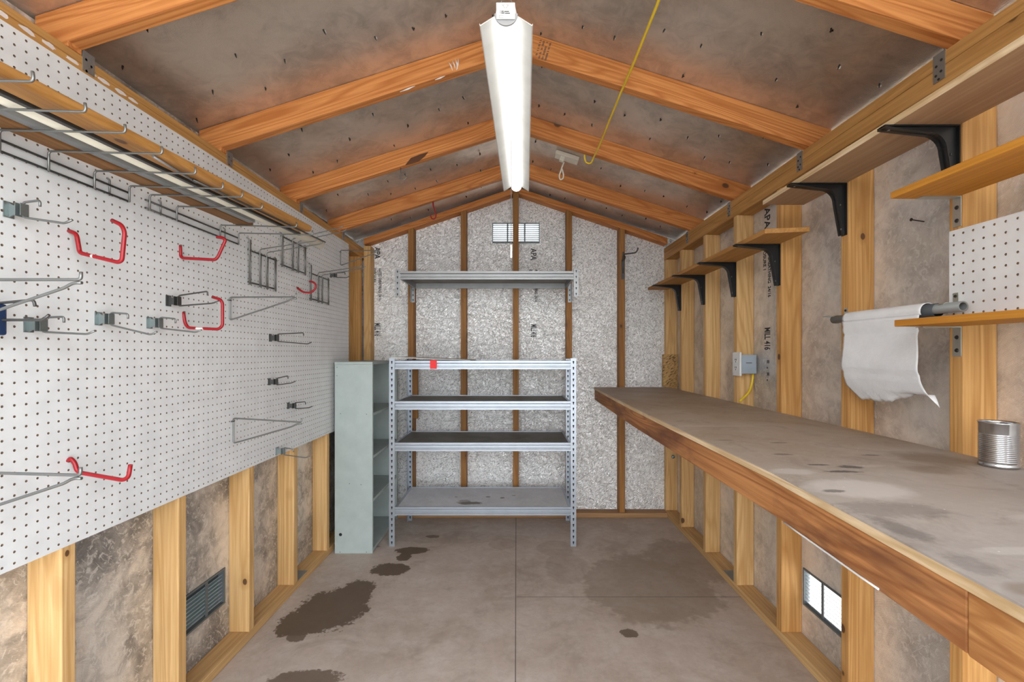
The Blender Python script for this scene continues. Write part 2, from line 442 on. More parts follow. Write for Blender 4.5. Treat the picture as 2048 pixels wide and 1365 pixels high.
def lens_material():
    m, nt, b = new_mat('lit_lens')
    b.inputs['Base Color'].default_value = (.95, .95, .95, 1)
    b.inputs['Emission Color'].default_value = (1, .98, .95, 1)
    b.inputs['Emission Strength'].default_value = LENS
    b.inputs['Roughness'].default_value = .3
    return m
def ground_material(name, a, c2):
    m, nt, b = new_mat(name); g = N(nt); v = g.obj(False)
    nt.links.new(g.mix(g.ramp(g.noise(v, 5, 5, .7), [(.35, 0.0), (.65, 1.0)]), a, c2), b.inputs['Base Color'])
    b.inputs['Roughness'].default_value = .9
    return m
LENS = 1.5
lens_m = lens_material(); floor_m = floor_material(); bench_m = bench_material(); osb = osb_material()
deck_brown = deck_material('shelf_board_brown', (.20, .18, .155), (.12, .10, .08), [(-.05, .0, .12, .05, .6), (.25, .05, .1, .06, .5)])
deck_pale = deck_material('shelf_board_pale', (.74, .74, .78), (.62, .62, .66), [(-.10, -.13, .10, .035, 1), (-.13, -.10, .05, .05, .6), (.12, -.02, .02, .015, 1), (.02, .0, .02, .012, 1), (.2, .03, .02, .01, .8), (-.2, .0, .012, .01, .8)])
deck_white = deck_material('shelf_board_white', (.72, .73, .74), (.60, .61, .62), None)

# ------------------------------------------------------------------ the setting
structure('floor', MB().box(LW - .012, RW + .012, NEAR, BW + .012, -.05, 0), floor_m)
structure('ground', MB().box(-1.32, 14, -14, 14, -.20, -.15), ground_material('pale_bounce_ground', (.42, .41, .39), (.52, .51, .49)))  # outside ground, added pale so that daylight bounces into the shed
hm = MB().box(-2.3, -1.85, -1.0, 5.0, -.15, 1.9)
structure('sky_blocker', hm, ground_material('dark_blocker', (.006, .011, .012), (.014, .022, .022)))  # slab added outside to block the sky and keep the left vent dark
structure('added_dark_ground', MB().box(-14, -1.32, -14, 14, -.20, -.15), ground_material('dark_ground_fill', (.02, .035, .03), (.05, .065, .055)))  # ground added dark on this side so the left vent stays dim
def deck_z(x): return DECK0 - SLOPE * abs(x)
GV = (-.19, .182, 2.100, 2.259)          # gable vent opening
SV_L = (1.600, 1.955, .180, .334)        # side vent openings: y0, y1, z0, z1
SV_R = (1.605, 1.968, .167, .327)
wb = MB()
def gable_piece(x0, x1, zb):
    xs = [x0] + ([0.0] if x0 < 0 < x1 else []) + [x1]
    top = [(x, deck_z(x) - .001) for x in xs]
    wb.prism([(x0, zb), (x1, zb)] + top[::-1], 'xz', BW, BW + .012)
gable_piece(LW - .012, GV[0], 0); gable_piece(GV[1], RW + .012, 0)
wb.box(GV[0], GV[1], BW, BW + .012, 0, GV[2]); gable_piece(GV[0], GV[1], GV[3])
wall_back = structure('wall_back', wb, foil_back)
def side_wall(name, x0, x1, v, top, mat):
    m = MB()
    m.box(x0, x1, NEAR, v[0], 0, top); m.box(x0, x1, v[1], BW - .0005, 0, top)
    m.box(x0, x1, v[0], v[1], 0, v[2]); m.box(x0, x1, v[0], v[1], v[3], top)
    return structure(name, m, mat)
wall_left = side_wall('wall_left', LW - .012, LW, SV_L, 2.112, foil_left)
wall_right = side_wall('wall_right', RW, RW + .012, SV_R, 2.115, foil_right)
cm = MB()
for s in (-1, 1):
    cm.prism([(0, DECK0), (s * 1.40, deck_z(1.40)), (s * 1.40, deck_z(1.40) + .014), (0, DECK0 + .014)], 'xz', NEAR - .15, BW + .15)
structure('ceiling', cm, foil_deck)

# black stamps printed down the foil
def stamp(wall, ex, ey, x, y, rows):
    for (txt, z, off, size, sx) in rows:
        o = (x + ey[0] * off, y + ey[1] * off, z)
        text_mesh('stamp', txt, size, ink, frame_matrix(o, ex, ey) @ Matrix.Diagonal((sx, 1, 1, 1)), wall)
rows = (('APA', 1.965, 0, .068, .80), ('RATED SHEATHING  24/16', 1.800, .030, .034, .70), ('EXPOSURE 1', 1.800, -.012, .034, .75), ('MILL 416', 1.375, 0, .070, .42), ('=  -  =  -', 1.215, .012, .05, .6))
stamp(wall_right, (0, 0, -1), (0, -1, 0), RW - .0006, 2.275, rows)
stamp(wall_back, (0, 0, -1), (1, 0, 0), -1.100, BW - .0006, [(a, b + .105, c, d * .9, e) for a, b, c, d, e in rows[:4]])
stamp(wall_back, (0, 0, -1), (1, 0, 0), .112, BW - .0006, [(a, b + .095, c, d * .9, e) for a, b, c, d, e in rows[:4]])

# ------------------------------------------------------------------ framing: every stud, plate and rafter a thing of its own
def board(name, x0, x1, y0, y1, z0, z1, mat, label, cat, bev=.0025):
    return tag(build(name, MB().box(x0, x1, y0, y1, z0, z1), mat, bevel=bev), label, cat)
G = .0006
LSTUD = [(1.164, 'pale pine stud on the left wall under the pegboard, nearest the open door'),
         (1.567, 'pine stud on the left wall, beside the louvred vent on its door side'),
         (1.982, 'pine stud on the left wall, just past the louvred vent'),
         (2.382, 'knotty pine stud on the left wall, second past the louvred vent'),
         (2.794, 'pine stud on the left wall, beside the grey cabinet')]
for y, lab in LSTUD:
    board('wall_stud', LW + G, LS, y, y + .038, .0386, PLATE_B - G, pine, lab, 'stud')
board('wall_stud', LW + G, LS, 3.395, 3.433, .0386, PLATE_B - G, pine_flat if False else pine_warm, 'brownish stud in the left back corner, right beside the pegboard end', 'stud')
RSTUD = [(1.174, 'wide-grained pine stud on the right wall behind the tin can and small pegboard'),
         (1.578, 'pine stud on the right wall behind the far end of the paper towel pipe'),
         (1.979, 'pine stud on the right wall holding the nearest black bracket of the long low shelf'),
         (2.379, 'pine stud on the right wall carrying the outlet box and yellow cable'),
         (2.772, 'pine stud on the right wall, first past the outlet box'),
         (3.176, 'pine stud on the right wall, second past the outlet box')]
for i, (y, lab) in enumerate(RSTUD):
    board('wall_stud', RS, RW - G, y, y + .038, .0386, PLATE_B - G, pine_warm if i < 3 else pine, lab, 'stud')
board('wall_stud', RS, RW - G, 3.512, 3.5504, .0386, PLATE_B - G, pine, 'pine stud standing in the far right corner of the shed', 'stud')
def rake_low(x): return 2.461 - .338 * abs(x)
BSTUD = [(-.800, 'brown stud on the back wall above the left end of the metal shelves'), (-.401, 'brown stud on the back wall left of the gable vent'),
         (.399, 'brown stud on the back wall right of the gable vent'), (.800, 'brown stud on the back wall carrying the double hook')]
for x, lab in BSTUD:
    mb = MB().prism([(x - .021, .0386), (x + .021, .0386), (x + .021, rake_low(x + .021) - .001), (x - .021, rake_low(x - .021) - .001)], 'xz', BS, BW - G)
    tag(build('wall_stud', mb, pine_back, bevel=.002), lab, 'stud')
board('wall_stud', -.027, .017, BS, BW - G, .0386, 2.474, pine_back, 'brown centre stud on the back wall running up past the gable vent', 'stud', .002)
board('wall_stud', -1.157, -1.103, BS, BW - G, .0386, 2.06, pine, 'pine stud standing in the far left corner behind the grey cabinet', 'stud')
board('bottom_plate', LW + G, LS, NEAR, BW - G, .0004, .038, pine_flat, 'pine bottom plate lying along the left wall on the floor', 'plate')
board('bottom_plate', RS, RW - G, NEAR, BW - G, .0004, .038, pine_flat, 'pine bottom plate lying along the right wall under the workbench', 'plate')
board('bottom_plate', LS + G, RS - G, BS, BW - G, .0004, .036, pine_cross, 'paint-splashed bottom plate lying along the back wall on the floor', 'plate')
board('top_plate', LW + G, LS, NEAR, BW - G, PLATE_B, PLATE_M - G, pine_top, 'lower wall plate along the top of the left wall behind the pegboard', 'plate')
board('top_plate', LW + G, LS, NEAR, BW - G, PLATE_M, PLATE_T - .016, pine_top, 'upper wall plate along the left wall, just above the pegboard edge', 'plate')
board('top_plate', RS - .002, RW - G, NEAR, BW - G, PLATE_B, PLATE_M - G, pine_top, 'lower wall plate along the top of the right wall studs', 'plate')
rp = random.Random(5)
for k in range(9):
    yc_ = .985 + k * .05 + rp.uniform(-.008, .008)
    poly = [(yc_ + (.013 + .009 * rp.random()) * math.cos(a), 2.0125 + (.0042 + .0030 * rp.random()) * math.sin(a)) for a in [2 * PI * q / 12 for q in range(12)]]
    build('paint_patch', MB().prism(poly, 'yz', LS + .0002, LS + .0006), wear, S.objects['top_plate'])['label'] = 'splash of white paint'
board('top_plate', RS - .002, RW - G, NEAR, BW - G, PLATE_M, PLATE_T, pine_top, 'upper wall plate along the right wall, under the rafter ends', 'plate')
for s, nm in ((-1, 'left'), (1, 'right')):
    e = LS + .001 if s < 0 else RS - .003
    a, b2 = (-.0285, e) if s < 0 else (.0185, e)
    mb = MB().prism([(a, rake_low(a)), (b2, rake_low(b2)), (b2, rake_low(b2) + .046), (a, rake_low(a) + .046)], 'xz', BS, BW - G)
    tag(build('rake_plate', mb, raft_l if s < 0 else raft_r, bevel=.002), 'sloping plate on top of the back wall, %s of the ridge' % nm, 'plate')
ORD = ['', 'nearest the door', 'second from the door', 'third from the door', 'last before the back wall']
chip = plain('split_wood', (.10, .035, .012), .8)
for i, y in enumerate(RAFT):
    if i == 0: continue
    for s in (-1, 1):
        base = PLATE_T + .0008 if s > 0 else PLATE_T - .0152
        xin = 1.1455 if s > 0 else 1.1575
        low = DECK0 - .094
        z1 = low - SLOPE * xin
        ex = 1.232 if s > 0 else 1.244
        poly = [(s * .001, DECK0 - .0012), (s * .001, low), (s * xin, max(z1, base)), (s * xin, base), (s * ex, base), (s * ex, deck_z(ex) - .0012)]
        mb = MB().prism(poly, 'xz', y, y + .038)
        mats = [raft_l if s < 0 else raft_r]
        if i == 3 and s < 0:                      # torn lower edge
            mats.append(chip)
            q = [P(810, 331, y)[0::2], P(822, 316, y)[0::2], P(840, 309, y)[0::2], P(857, 304, y)[0::2], P(850, 313, y)[0::2], P(838, 323, y)[0::2], P(824, 328, y)[0::2]]
            mb.prism(q, 'xz', y - .0012, y - .0002, 1)
        side = 'left' if s < 0 else 'right'
        extra = {(2, -1): 'with white paint smears', (3, -1): 'with a torn lower edge', (2, 1): 'with a black grade stamp', (3, 1): 'with swirling grain'}.get((i, s), '')
        r = tag(build('rafter', mb, mats, bevel=.002), ('orange rafter on the %s roof slope, %s %s' % (side, ORD[i], extra)).strip(), 'rafter')
        if (i, s) == (2, -1):
            for (a, b3) in (((905, 122), (910, 137)), ((911, 118), (915, 138)), ((917, 118), (913, 140)), ((898, 125), (905, 141)), ((870, 160), (890, 152)), ((800, 184), (830, 172))):
                d = y - .0006
                p, q = Vector(P(*a, d)), Vector(P(*b3, d))
                build('paint_smear', MB().tube([p, (p + q) / 2 + Vector((.002, 0, 0)), q], [.001, .0032, .001], 6), wear, r)['label'] = 'white paint smear'
        if (i, s) == (2, 1):
            pm = MB()
            ang = -math.atan(SLOPE)
            for line in range(4):
                for k in range(16):
                    if random.random() < .28: continue
                    t = .010 + k * .0044; w0 = .095 + line * .0125
                    for (ww, hh) in ((.0075, .0024),):
                        cx0 = w0; zz = deck_z(cx0) - .006 - t
                        pm.box(cx0 - ww / 2 - k * .0013, cx0 + ww / 2 - k * .0013, y - .0006, y - .0002, zz - hh / 2, zz + hh / 2)
            build('grade_stamp', pm, ink, r)['label'] = 'black grade stamp'

# hurricane ties
def tie(s, y, label):
    x = RS - .002 if s > 0 else LS
    xf = x - s * .0022
    mb = MB().box(xf, x + s * .0005, y, y + .034, PLATE_B + .018 if s > 0 else 2.005, PLATE_T + .002)
    tz = PLATE_T + .002
    mb.prism([(xf, tz), (xf - s * .012, tz + .04), (xf - s * .002, tz + .06), (x - s * .0002, tz)], 'xz', y + .0005, y + .0025)
    for k, (dy, dz) in enumerate(((.009, -.02), (.024, -.03), (.010, -.05), (.025, -.055), (.017, -.068))):
        zc = PLATE_T + dz
        if s < 0 and zc < 2.008: continue
        mb.lathe([(.0035, -.0012), (.0035, .0)], (xf, y + dy, zc), 8, 1, 'x')
    tag(build('hurricane_tie', mb, [tie_m, nail_m]), label, 'metal tie')
for i, y in enumerate(RAFT):
    if i == 0: continue
    w = ['', 'nearest the door', 'second from the door', 'third from the door', 'nearest the back wall'][i]
    tie(1, y + .0392, 'grey steel rafter tie on the right wall plate, ' + w)
    tie(-1, y + .0392, 'grey steel rafter tie above the pegboard on the left plate, ' + w)
# anchor plates lying on the bottom plates
tag(build('anchor_plate', MB().box(LW + .004, LS - .002, 2.43, 2.54, .0384, .0412), tie_m), 'dark steel anchor plate on the left bottom plate between two studs', 'metal plate')
tag(build('anchor_plate', MB().box(RS + .002, RW - .004, 2.425, 2.54, .0384, .0412), tie_m), 'dark steel anchor plate on the right bottom plate beneath the workbench', 'metal plate')

# louvred vents ------------------------------------------------------------
def vent(loc, rotz, w, h, nslat, bars, label):
    t = thing('louvre_vent', loc, label, 'vent'); t.rotation_euler = (0, 0, rotz)
    L = Vector(loc)
    def put(name, mb, m):
        mb.v = [(p[0] + L.x, p[1] + L.y, p[2] + L.z) for p in mb.v]
        return build(name, mb, m, t)
    f = MB(); e = .008
    f.box(-w / 2 + .001, -w / 2 + e, -.004, .022, 0.001, h - .001).box(w / 2 - e, w / 2 - .001, -.004, .022, 0.001, h - .001)
    f.box(-w / 2 + e, w / 2 - e, -.004, .022, 0.001, e).box(-w / 2 + e, w / 2 - e, -.004, .022, h - e, h - .001)
    put('frame', f, vent_d)
    sl = MB(); p = (h - 2 * e) / nslat
    for k in range(nslat):
        z = e + p * (k + .35)
        sl.prism([(.004, z + .004), (.0055, z + .005), (.019, z - .003), (.0175, z - .004)], 'yz', -w / 2 + e, w / 2 - e)
    put('louvres', sl, vent_w)
    for b in bars:
        put('mullion', MB().box(b - .006, b + .006, -.001, .0035, e, h - e), vent_d)
    return t
vent(((GV[0] + GV[1]) / 2, BW, GV[2]), 0, GV[1] - GV[0], GV[3] - GV[2], 9, (-.065, .068), 'bright louvred vent high in the back gable behind the centre stud')
vent((LW, (SV_L[0] + SV_L[1]) / 2, SV_L[2]), PI / 2, SV_L[1] - SV_L[0], SV_L[3] - SV_L[2], 9, (-.06, .065), 'dark louvred vent low in the left wall between two studs')
vent((RW, (SV_R[0] + SV_R[1]) / 2, SV_R[2]), -PI / 2, SV_R[1] - SV_R[0], SV_R[3] - SV_R[2], 9, (-.06, .065), 'bright louvred vent low in the right wall under the workbench')

# roofing nails through the deck --------------------------------------------
def nail_mesh(name, mat, chipm):
    mb = MB().lathe([(.0027, 0), (.0025, .009), (.0004, .016)], (0, 0, 0), 6)
    mb.add([(.001, -.004, .002), (.006, .001, .003), (.005, .004, .013), (-.003, -.004, .011)], [(0, 1, 2), (0, 2, 3), (0, 3, 1), (1, 3, 2)], 1)
    me = bpy.data.meshes.new(name); me.from_pydata(mb.v, [], mb.f); me.materials.append(mat); me.materials.append(chipm)
    for i, p in enumerate(me.polygons): p.material_index = mb.m[i]
    return me
nm1 = nail_mesh('roofing_nail', nail_m, nail_s); nm2 = nail_mesh('roofing_nail_plain', nail_m, nail_m)
rn = random.Random(3)
for s in (-1, 1):
    for row in range(9):
        d = .10 + row * .137
        y = .95 + rn.random() * .2
        while y < 3.44:
            x = s * (d + rn.uniform(-.018, .018))
            if all(not (r - .02 < y < r + .058) for r in RAFT) and not (s > 0 and 2.6 < y < 2.82 and .18 < x < .42):
                o = bpy.data.objects.new('roofing_nail', nm1 if rn.random() < .7 else nm2); COL.objects.link(o)
                o.location = (x, y, deck_z(x) - .0005)
                o.rotation_euler = (PI + rn.uniform(-.25, .25), s * math.atan(SLOPE) + rn.uniform(-.25, .25), 0)
                o.scale = (1, 1, rn.uniform(.8, 1.25))
                tag(o, 'roofing nail tip poking down through the silver roof deck', 'nail', 'roofing nails through the roof deck')
            y += rn.uniform(.17, .36)

# ------------------------------------------------------------------ pegboards with real holes
def pegboard(name, origin, u, v, nrm, nu, nv, pitch_u, pitch_v, r, th, mats, label, marg_u=0, marg_v=0):
    """origin: lower corner of the face; u, v: directions along the board; nrm: towards the room"""
    O, U, V, Nn = Vector(origin), Vector(u), Vector(v), Vector(nrm)
    vs, fs, ms = [], [], []
    ring = [(math.cos(2 * PI * (k + .5) / 8) * r, math.sin(2 * PI * (k + .5) / 8) * r) for k in range(8)]
    grid = {}
    def gv(i, j):
        if (i, j) not in grid:
            grid[(i, j)] = len(vs); vs.append(O + U * (i * pitch_u) + V * (j * pitch_v))
        return grid[(i, j)]
    for i in range(nu):
        for j in range(nv):
            c = O + U * ((i + .5) * pitch_u) + V * ((j + .5) * pitch_v)
            b = len(vs)
            vs += [c + U * a + V * q for a, q in ring] + [c + U * a + V * q - Nn * th for a, q in ring]
            A, B, C, D = gv(i, j), gv(i + 1, j), gv(i + 1, j + 1), gv(i, j + 1)
            # ring starts at 22.5 deg: 0,1 | 2,3 top | 4,5 left ...
            fs += [(B, C, b + 0, b + 7), (C, b + 1, b + 0), (C, D, b + 2, b + 1), (D, b + 3, b + 2), (D, A, b + 4, b + 3), (A, b + 5, b + 4), (A, B, b + 6, b + 5), (B, b + 7, b + 6)]
            ms += [0] * 8
            for k in range(8):
                fs.append((b + k, b + (k + 1) % 8, b + 8 + (k + 1) % 8, b + 8 + k)); ms.append(1)
    W, H = nu * pitch_u, nv * pitch_v
    b = len(vs); cs = [(0, 0), (W, 0), (W, H), (0, H)]
    vs += [O + U * a + V * q for a, q in cs] + [O + U * a + V * q - Nn * th for a, q in cs]
    for k in range(4):
        fs.append((b + k, b + (k + 1) % 4, b + 4 + (k + 1) % 4, b + 4 + k)); ms.append(1)
    me = bpy.data.meshes.new(name); o0 = O
    me.from_pydata([tuple(p - o0) for p in vs], [], fs)
    for m in mats: me.materials.append(m)
    for i, p in enumerate(me.polygons): p.material_index = ms[i]
    o = bpy.data.objects.new(name, me); COL.objects.link(o); o.location = o0; WORLD[o.name] = o0
    return tag(o, label, 'pegboard')
PV = .0259
y_first = 1.0252 - 13 * .0254 - .0127
z_low = 1.2585 - 19 * PV - PV / 2
pegboard('pegboard', (LB, y_first, z_low), (0, 1, 0), (0, 0, 1), (1, 0, 0), 97, 48, .0254, PV, .0031, .0054, [white_board, peg_edge], 'large white pegboard covering the upper left wall, full of hooks')
pegboard('pegboard', (1.1405, 1.206, 1.338), (0, -1, 0), (0, 0, 1), (-1, 0, 0), 28, 9, .0254, .0257, .0031, .0042, [white_right, peg_edge], 'small white pegboard on the right wall between the two orange shelves')

# ------------------------------------------------------------------ pegboard hooks
def double_hook(base, ends, label, dark=False, hs=.018):
    """base: (x, y) in the picture on the board; ends: picture x of the upper and lower tips"""
    u = base[0] - VX; Y = F * LB / u; z = EYE + (VY - base[1]) * Y / F
    t = thing('pegboard_hook', (LB, Y, z), label, 'hook', 'double-arm hooks on the large pegboard')
    X0 = LB + .0006
    c = MB().box(X0, X0 + .002, Y - .011, Y + .011, z - hs, z + hs)
    c.prism([(X0 + .002, z + hs * .9), (X0 + .012, z + hs * .55), (X0 + .024, z + hs * .75), (X0 + .024, z - hs * .8), (X0 + .012, z - hs * .65), (X0 + .002, z - hs * .95)], 'xz', Y - .0012, Y + .0012)
    c.box(X0 + .024, X0 + .0255, Y - .009, Y + .009, z - hs * .85, z + hs * .8).box(X0 + .036, X0 + .0375, Y - .009, Y + .009, z - hs * .8, z + hs * .75).box(X0 + .0256, X0 + .0359, Y + .0075, Y + .009, z - hs * .85, z + hs * .8)
    for dz in (-.0127, .0127): c.tube([(LB - .0035, Y, z + dz), (X0 + .002, Y, z + dz)], .0022, 6)
    build('clip', c, zinc_plate if not dark else zinc_dark, t)
    def tip(e): x, y = e; return Vector(((x - VX) * Y / F, Y, EYE + (VY - y) * Y / F))
    up, lo = tip(ends[0]), tip(ends[1])
    zu, zl = z + hs * .95, z - hs * .95
    w = MB().tube([up + Vector((0.0, 0, -.014)), up, Vector((X0 + .034, Y, zu)), Vector((X0 + .034, Y, zl)), lo + Vector((-.018, 0, -.008)), lo], .0026, 8, fillet=.007)
    build('wire', w, zinc_dark if dark else zinc, t)
double_hook((16, 420), ((80, 401), (145, 440)), 'silver double hook near the top of the big pegboard at its door end')
double_hook((56, 650), ((128, 634), (190, 662)), 'silver double hook behind the dark double hook at the pegboard door end')
double_hook((196, 638), ((256, 628), (314, 664)), 'silver double hook in the middle row, left of the one below the dark hook')
double_hook((298, 646), ((351, 638), (403, 660)), 'silver double hook whose arm passes behind a red hook')
double_hook((336, 602), ((415, 583), (437, 602)), 'dark double hook just above the lower square red hook', True)
double_hook((540, 676), ((607, 666), (623, 685)), 'dark double hook on the far half below the triangular bracket', True)
double_hook((538, 764), ((576, 752), (591, 763)), 'small dark double hook, upper of two below the far middle', True, .016)
double_hook((576, 812), ((611, 804), (625, 813)), 'small dark double hook, lower of two below the far middle', True, .016)
double_hook((553, 903), ((587, 899), (619, 913)), 'thin silver double hook at the pegboard bottom edge')
double_hook((661, 551), ((690, 545), (699, 553)), 'dark double hook at the far end of the pegboard', True, .014)
# the one cut by the frame, with a navy clip on it
Yh, zh = .977, 1.325
t = thing('pegboard_hook', (LB, Yh, zh), 'dark double hook with a navy clip, cut by the picture edge', 'hook', 'double-arm hooks on the large pegboard')
w = MB().tube([(-1.028, Yh, zh + .024), (-1.031, Yh, zh + .038), (-1.118, Yh, zh + .030), (-1.118, Yh, zh - .005), (-1.012, Yh, zh - .005), (-.998, Yh, zh + .006)], .003, 8, fillet=.007)
build('wire', w, zinc_dark, t); build('clip', MB().box(LB - .003, LB + .035, Yh - .009, Yh + .009, zh - .03, zh + .03), navy, t, bevel=.004)
build('pad', MB().box(LB + .036, LB + .056, Yh - .013, Yh + .010, zh - .038, zh + .030), navy, t, bevel=.005)

def tri_bracket(Y, zt, zb, xt, zt2, label):
    t = thing('wire_bracket', (LB, Y, zb), label, 'bracket', 'triangular wire brackets on the large pegboard')
    X0 = LB + .004
    build('top_wire', MB().tube([(xt, Y, zt2 + .016), (xt, Y, zt2), (X0, Y, zt), (X0, Y, zb), (xt + (X0 - xt) * .9, Y, zb + (zt2 - zb) * .08), (xt + (X0 - xt) * .13, Y, zt2 - .017), (xt + (X0 - xt) * .06, Y, zt2 - .0065), (xt + .002, Y, zt2 - .0065)], .0032, 8, fillet=.008), zinc, t)
    build('peg', MB().tube([(X0 - .003, Y - .012, zt - .012), (X0 + .003, Y, zt - .012), (X0 - .003, Y + .012, zt - .012)], .0026, 8), zinc_dark, t)
tri_bracket(.9287, 1.3985, 1.305, -.884, 1.3985, 'wire shelf bracket at eye height at the pegboard door end')
tri_bracket(.928, 1.008, .91, -.884, 1.0015, 'wire shelf bracket low at the pegboard door end, in front of a red hook')
tri_bracket(1.835, 1.4726, 1.382, -.884, 1.474, 'triangular wire bracket in the middle of the pegboard beside a red hook')
tri_bracket(1.857, .984, .883, -.873, .968, 'triangular wire bracket low on the far half of the pegboard')
tri_bracket(2.989, 1.920, 1.8216, -.895, 1.918, 'triangular wire bracket high at the far end of the pegboard')

def red_hook(path, label, r=.0052, worn=None):
    Y = F * LB / (path[0][0] - VX)
    pts = [Vector(P(x, y, Y)) for x, y in path]
    pts[0].x = LB + .0008
    t = thing('red_hook', pts[0], label, 'hook', 'red coated hooks')
    build('hook', MB().tube(pts, r, 10, fillet=.014), red_v, t)
    build('peg', MB().tube([(LB + .0004, Y, pts[0].z), (LB + .006, Y, pts[0].z)], .0028, 8), zinc, t)
    if worn is not None:
        a, b = (Vector(P(x, y, Y)) for x, y in worn)
        build('worn_patch', MB().tube([a, a.lerp(b, .3), a.lerp(b, .7), b], [r * .7, r * 1.06, r * 1.06, r * .7], 8), wear, t)['label'] = 'patch where the red coat is worn white'
red_hook([(137, 462), (153, 468), (159, 503), (163, 507), (236, 525), (244, 521), (249.5, 464), (243, 450), (224, 441)], 'large square red hook high at the pegboard door end', worn=((181, 511.6), (190, 513.8)))
red_hook([(359.8, 491), (361, 501), (361.5, 513), (366, 516.5), (430, 520), (436, 514), (451, 480.5), (446, 476), (433.6, 474.3)], 'tilted red hook below the wire tool rail')
red_hook([(366.5, 624.6), (368, 634), (370, 646), (376, 656), (437, 659), (445, 652), (445, 606), (440, 599), (424.8, 594.4)], 'square red hook with a worn white patch at its bottom', worn=((385, 656.6), (415, 658)))
red_hook([(594, 575.6), (606, 585), (622, 586), (631, 578), (632, 569.4), (626, 564), (618.7, 563.8)], 'small curled red hook on the far half in front of a wire rack')
red_hook([(135.5, 923), (141, 917), (149.5, 926), (154, 942), (162.6, 946.4), (246, 961), (257, 955), (261, 930)], 'long red hook low at the pegboard door end')

# wire tool rails with long prongs -------------------------------------------
def tool_rail(y0, y1, prongs, mounts, label):
    X0 = LB + .009; zu, zl = 1.722, 1.697
    t = thing('tool_rail', (LB, (y0 + y1) / 2, zl), label, 'tool rack')
    for z in (zu, zl): build('rail', MB().tube([(X0, y0, z), (X0, y1, z)], .003, 8), zinc_dark, t)
    for (y, xt, zt) in prongs:
        build('prong', MB().tube([(xt - .002, y, zt + .018), (xt, y, zt), (X0 + .006, y, 1.741), (X0 + .006, y, zl - .004)], .0027, 8, fillet=.009), zinc, t)
    for y in mounts:
        build('mount', MB().tube([(LB + .0006, y - .004, zu + .02), (X0 - .003, y, zu + .016), (X0 - .003, y, zl - .004)], .0024, 8, fillet=.006), zinc, t)
tool_rail(.62, 1.352, [(.72, -.86, 1.7335), (.815, -.86, 1.7335), (.914, -.860, 1.7315), (1.007, -.860, 1.735), (1.113, -.861, 1.734), (1.234, -.8645, 1.733), (1.345, -.862, 1.733)], (.80, 1.29), 'wire rail with long prongs on the pegboard, nearer the door')
tool_rail(1.410, 1.885, [(1.42, -.850, 1.7335), (1.533, -.851, 1.7335), (1.758, -.844, 1.7335), (1.874, -.834, 1.7335)], (1.475, 1.80), 'wire rail with long prongs on the pegboard, farther from the door')

def wire_rack(y0, y1, zt, zb, zl, mids, label, tail=.05):
    t = thing('wire_rack', (LB, (y0 + y1) / 2, zb), label, 'tool rack')
    X0 = LB + .008
    build('top_rail', MB().tube([(X0, y0 - .002, zt), (X0, y1 + .02, zt)], .0034, 8), zinc_dark, t)
    build('bottom_rail', MB().tube([(X0, y0 - .002, zb), (X0, y1 + .012, zb)], .0034, 8), zinc_dark, t)
    build('side_wire', MB().tube([(X0 - .005, y0 - .006, zl), (X0 + .0045, y0 - .002, zl - .004), (X0 + .0045, y0 - .002, zb - .012)], .0024, 8, fillet=.004).tube([(X0 + .0045, y0 + .010, zl - .006), (X0 + .0045, y0 + .010, zb - .010)], .0024, 8), zinc, t)
    build('side_wire', MB().tube([(X0 + .0045, y1 - .004, zt + .012), (X0 + .0045, y1 - .004, zb - .012)], .0024, 8).tube([(X0 + .0045, y1 + .006, zt + .008), (X0 + .0045, y1 + .006, zb - .010)], .0024, 8), zinc, t)
    for (y, xt, zs, ze) in mids:
        for k in (0, 1):
            yy = y + k * .011
            if k == 1:
                build('support_wire', MB().tube([(X0 + .007, yy, zs - .02), (X0 + .007, yy, zb - .012)], .0022, 8), zinc, t)
            else:
                build('prong', MB().tube([(xt - .006, yy, ze + .014), (xt - .016, yy, ze + .002), (X0 + .007, yy, zs), (X0 + .007, yy, zb - .012)], .0025, 8, fillet=.010), zinc, t)
wire_rack(1.954, 2.165, 1.690, 1.5526, 1.742, [(2.029, -.874, 1.709, 1.744), (2.085, -.876, 1.707, 1.744)], 'wire rack with two prongs on the pegboard, nearest of three to the door')
wire_rack(2.226, 2.470, 1.819, 1.680, 1.836, [(2.324, -.874, 1.829, 1.884), (2.381, -.877, 1.829, 1.883)], 'wire rack with two prongs on the pegboard, highest of three')
wire_rack(2.536, 2.775, 1.693, 1.5507, 1.745, [(2.624, -.880, 1.709, 1.741), (2.677, -.878, 1.704, 1.742)], 'wire rack with two prongs on the pegboard, farthest of three')

# things lying on the prongs ---------------------------------------------------
def skew(name, c0, c1, w, z0, z1, mat, label, cat, bev=.002, seg=2):
    """a bar lying flat from (x, y) c0 to c1"""
    d = Vector((c1[0] - c0[0], c1[1] - c0[1], 0)).normalized(); n = Vector((-d.y, d.x, 0)) * w / 2
    a, b = Vector((*c0, 0)), Vector((*c1, 0))
    q = [a + n, a - n, b - n, b + n]
    mb = MB().prism([(p.x, p.y) for p in q], 'xy', z0, z1)
    return tag(build(name, mb, mat, bevel=bev, seg=seg), label, cat)
skew('wooden_plank', (-.9657, .60), (-.872, 1.885), .062, 1.7475, 1.773, stick_w, 'long brown plank with rounded edge lying on the wire prongs, outermost', 'plank', .008, 4)
skew('wooden_plank', (-1.1205, .82), (-1.055, 1.79), .054, 1.7445, 1.765, stick_w2, 'dull brown plank lying on the wire prongs against the pegboard', 'plank')
skew('angle_bar', (-1.0065, .62), (-.916, 1.93), .013, 1.745, 1.757, zinc_dark, 'thin black metal bar lying between the plank and the pale tube', 'bar', .001)
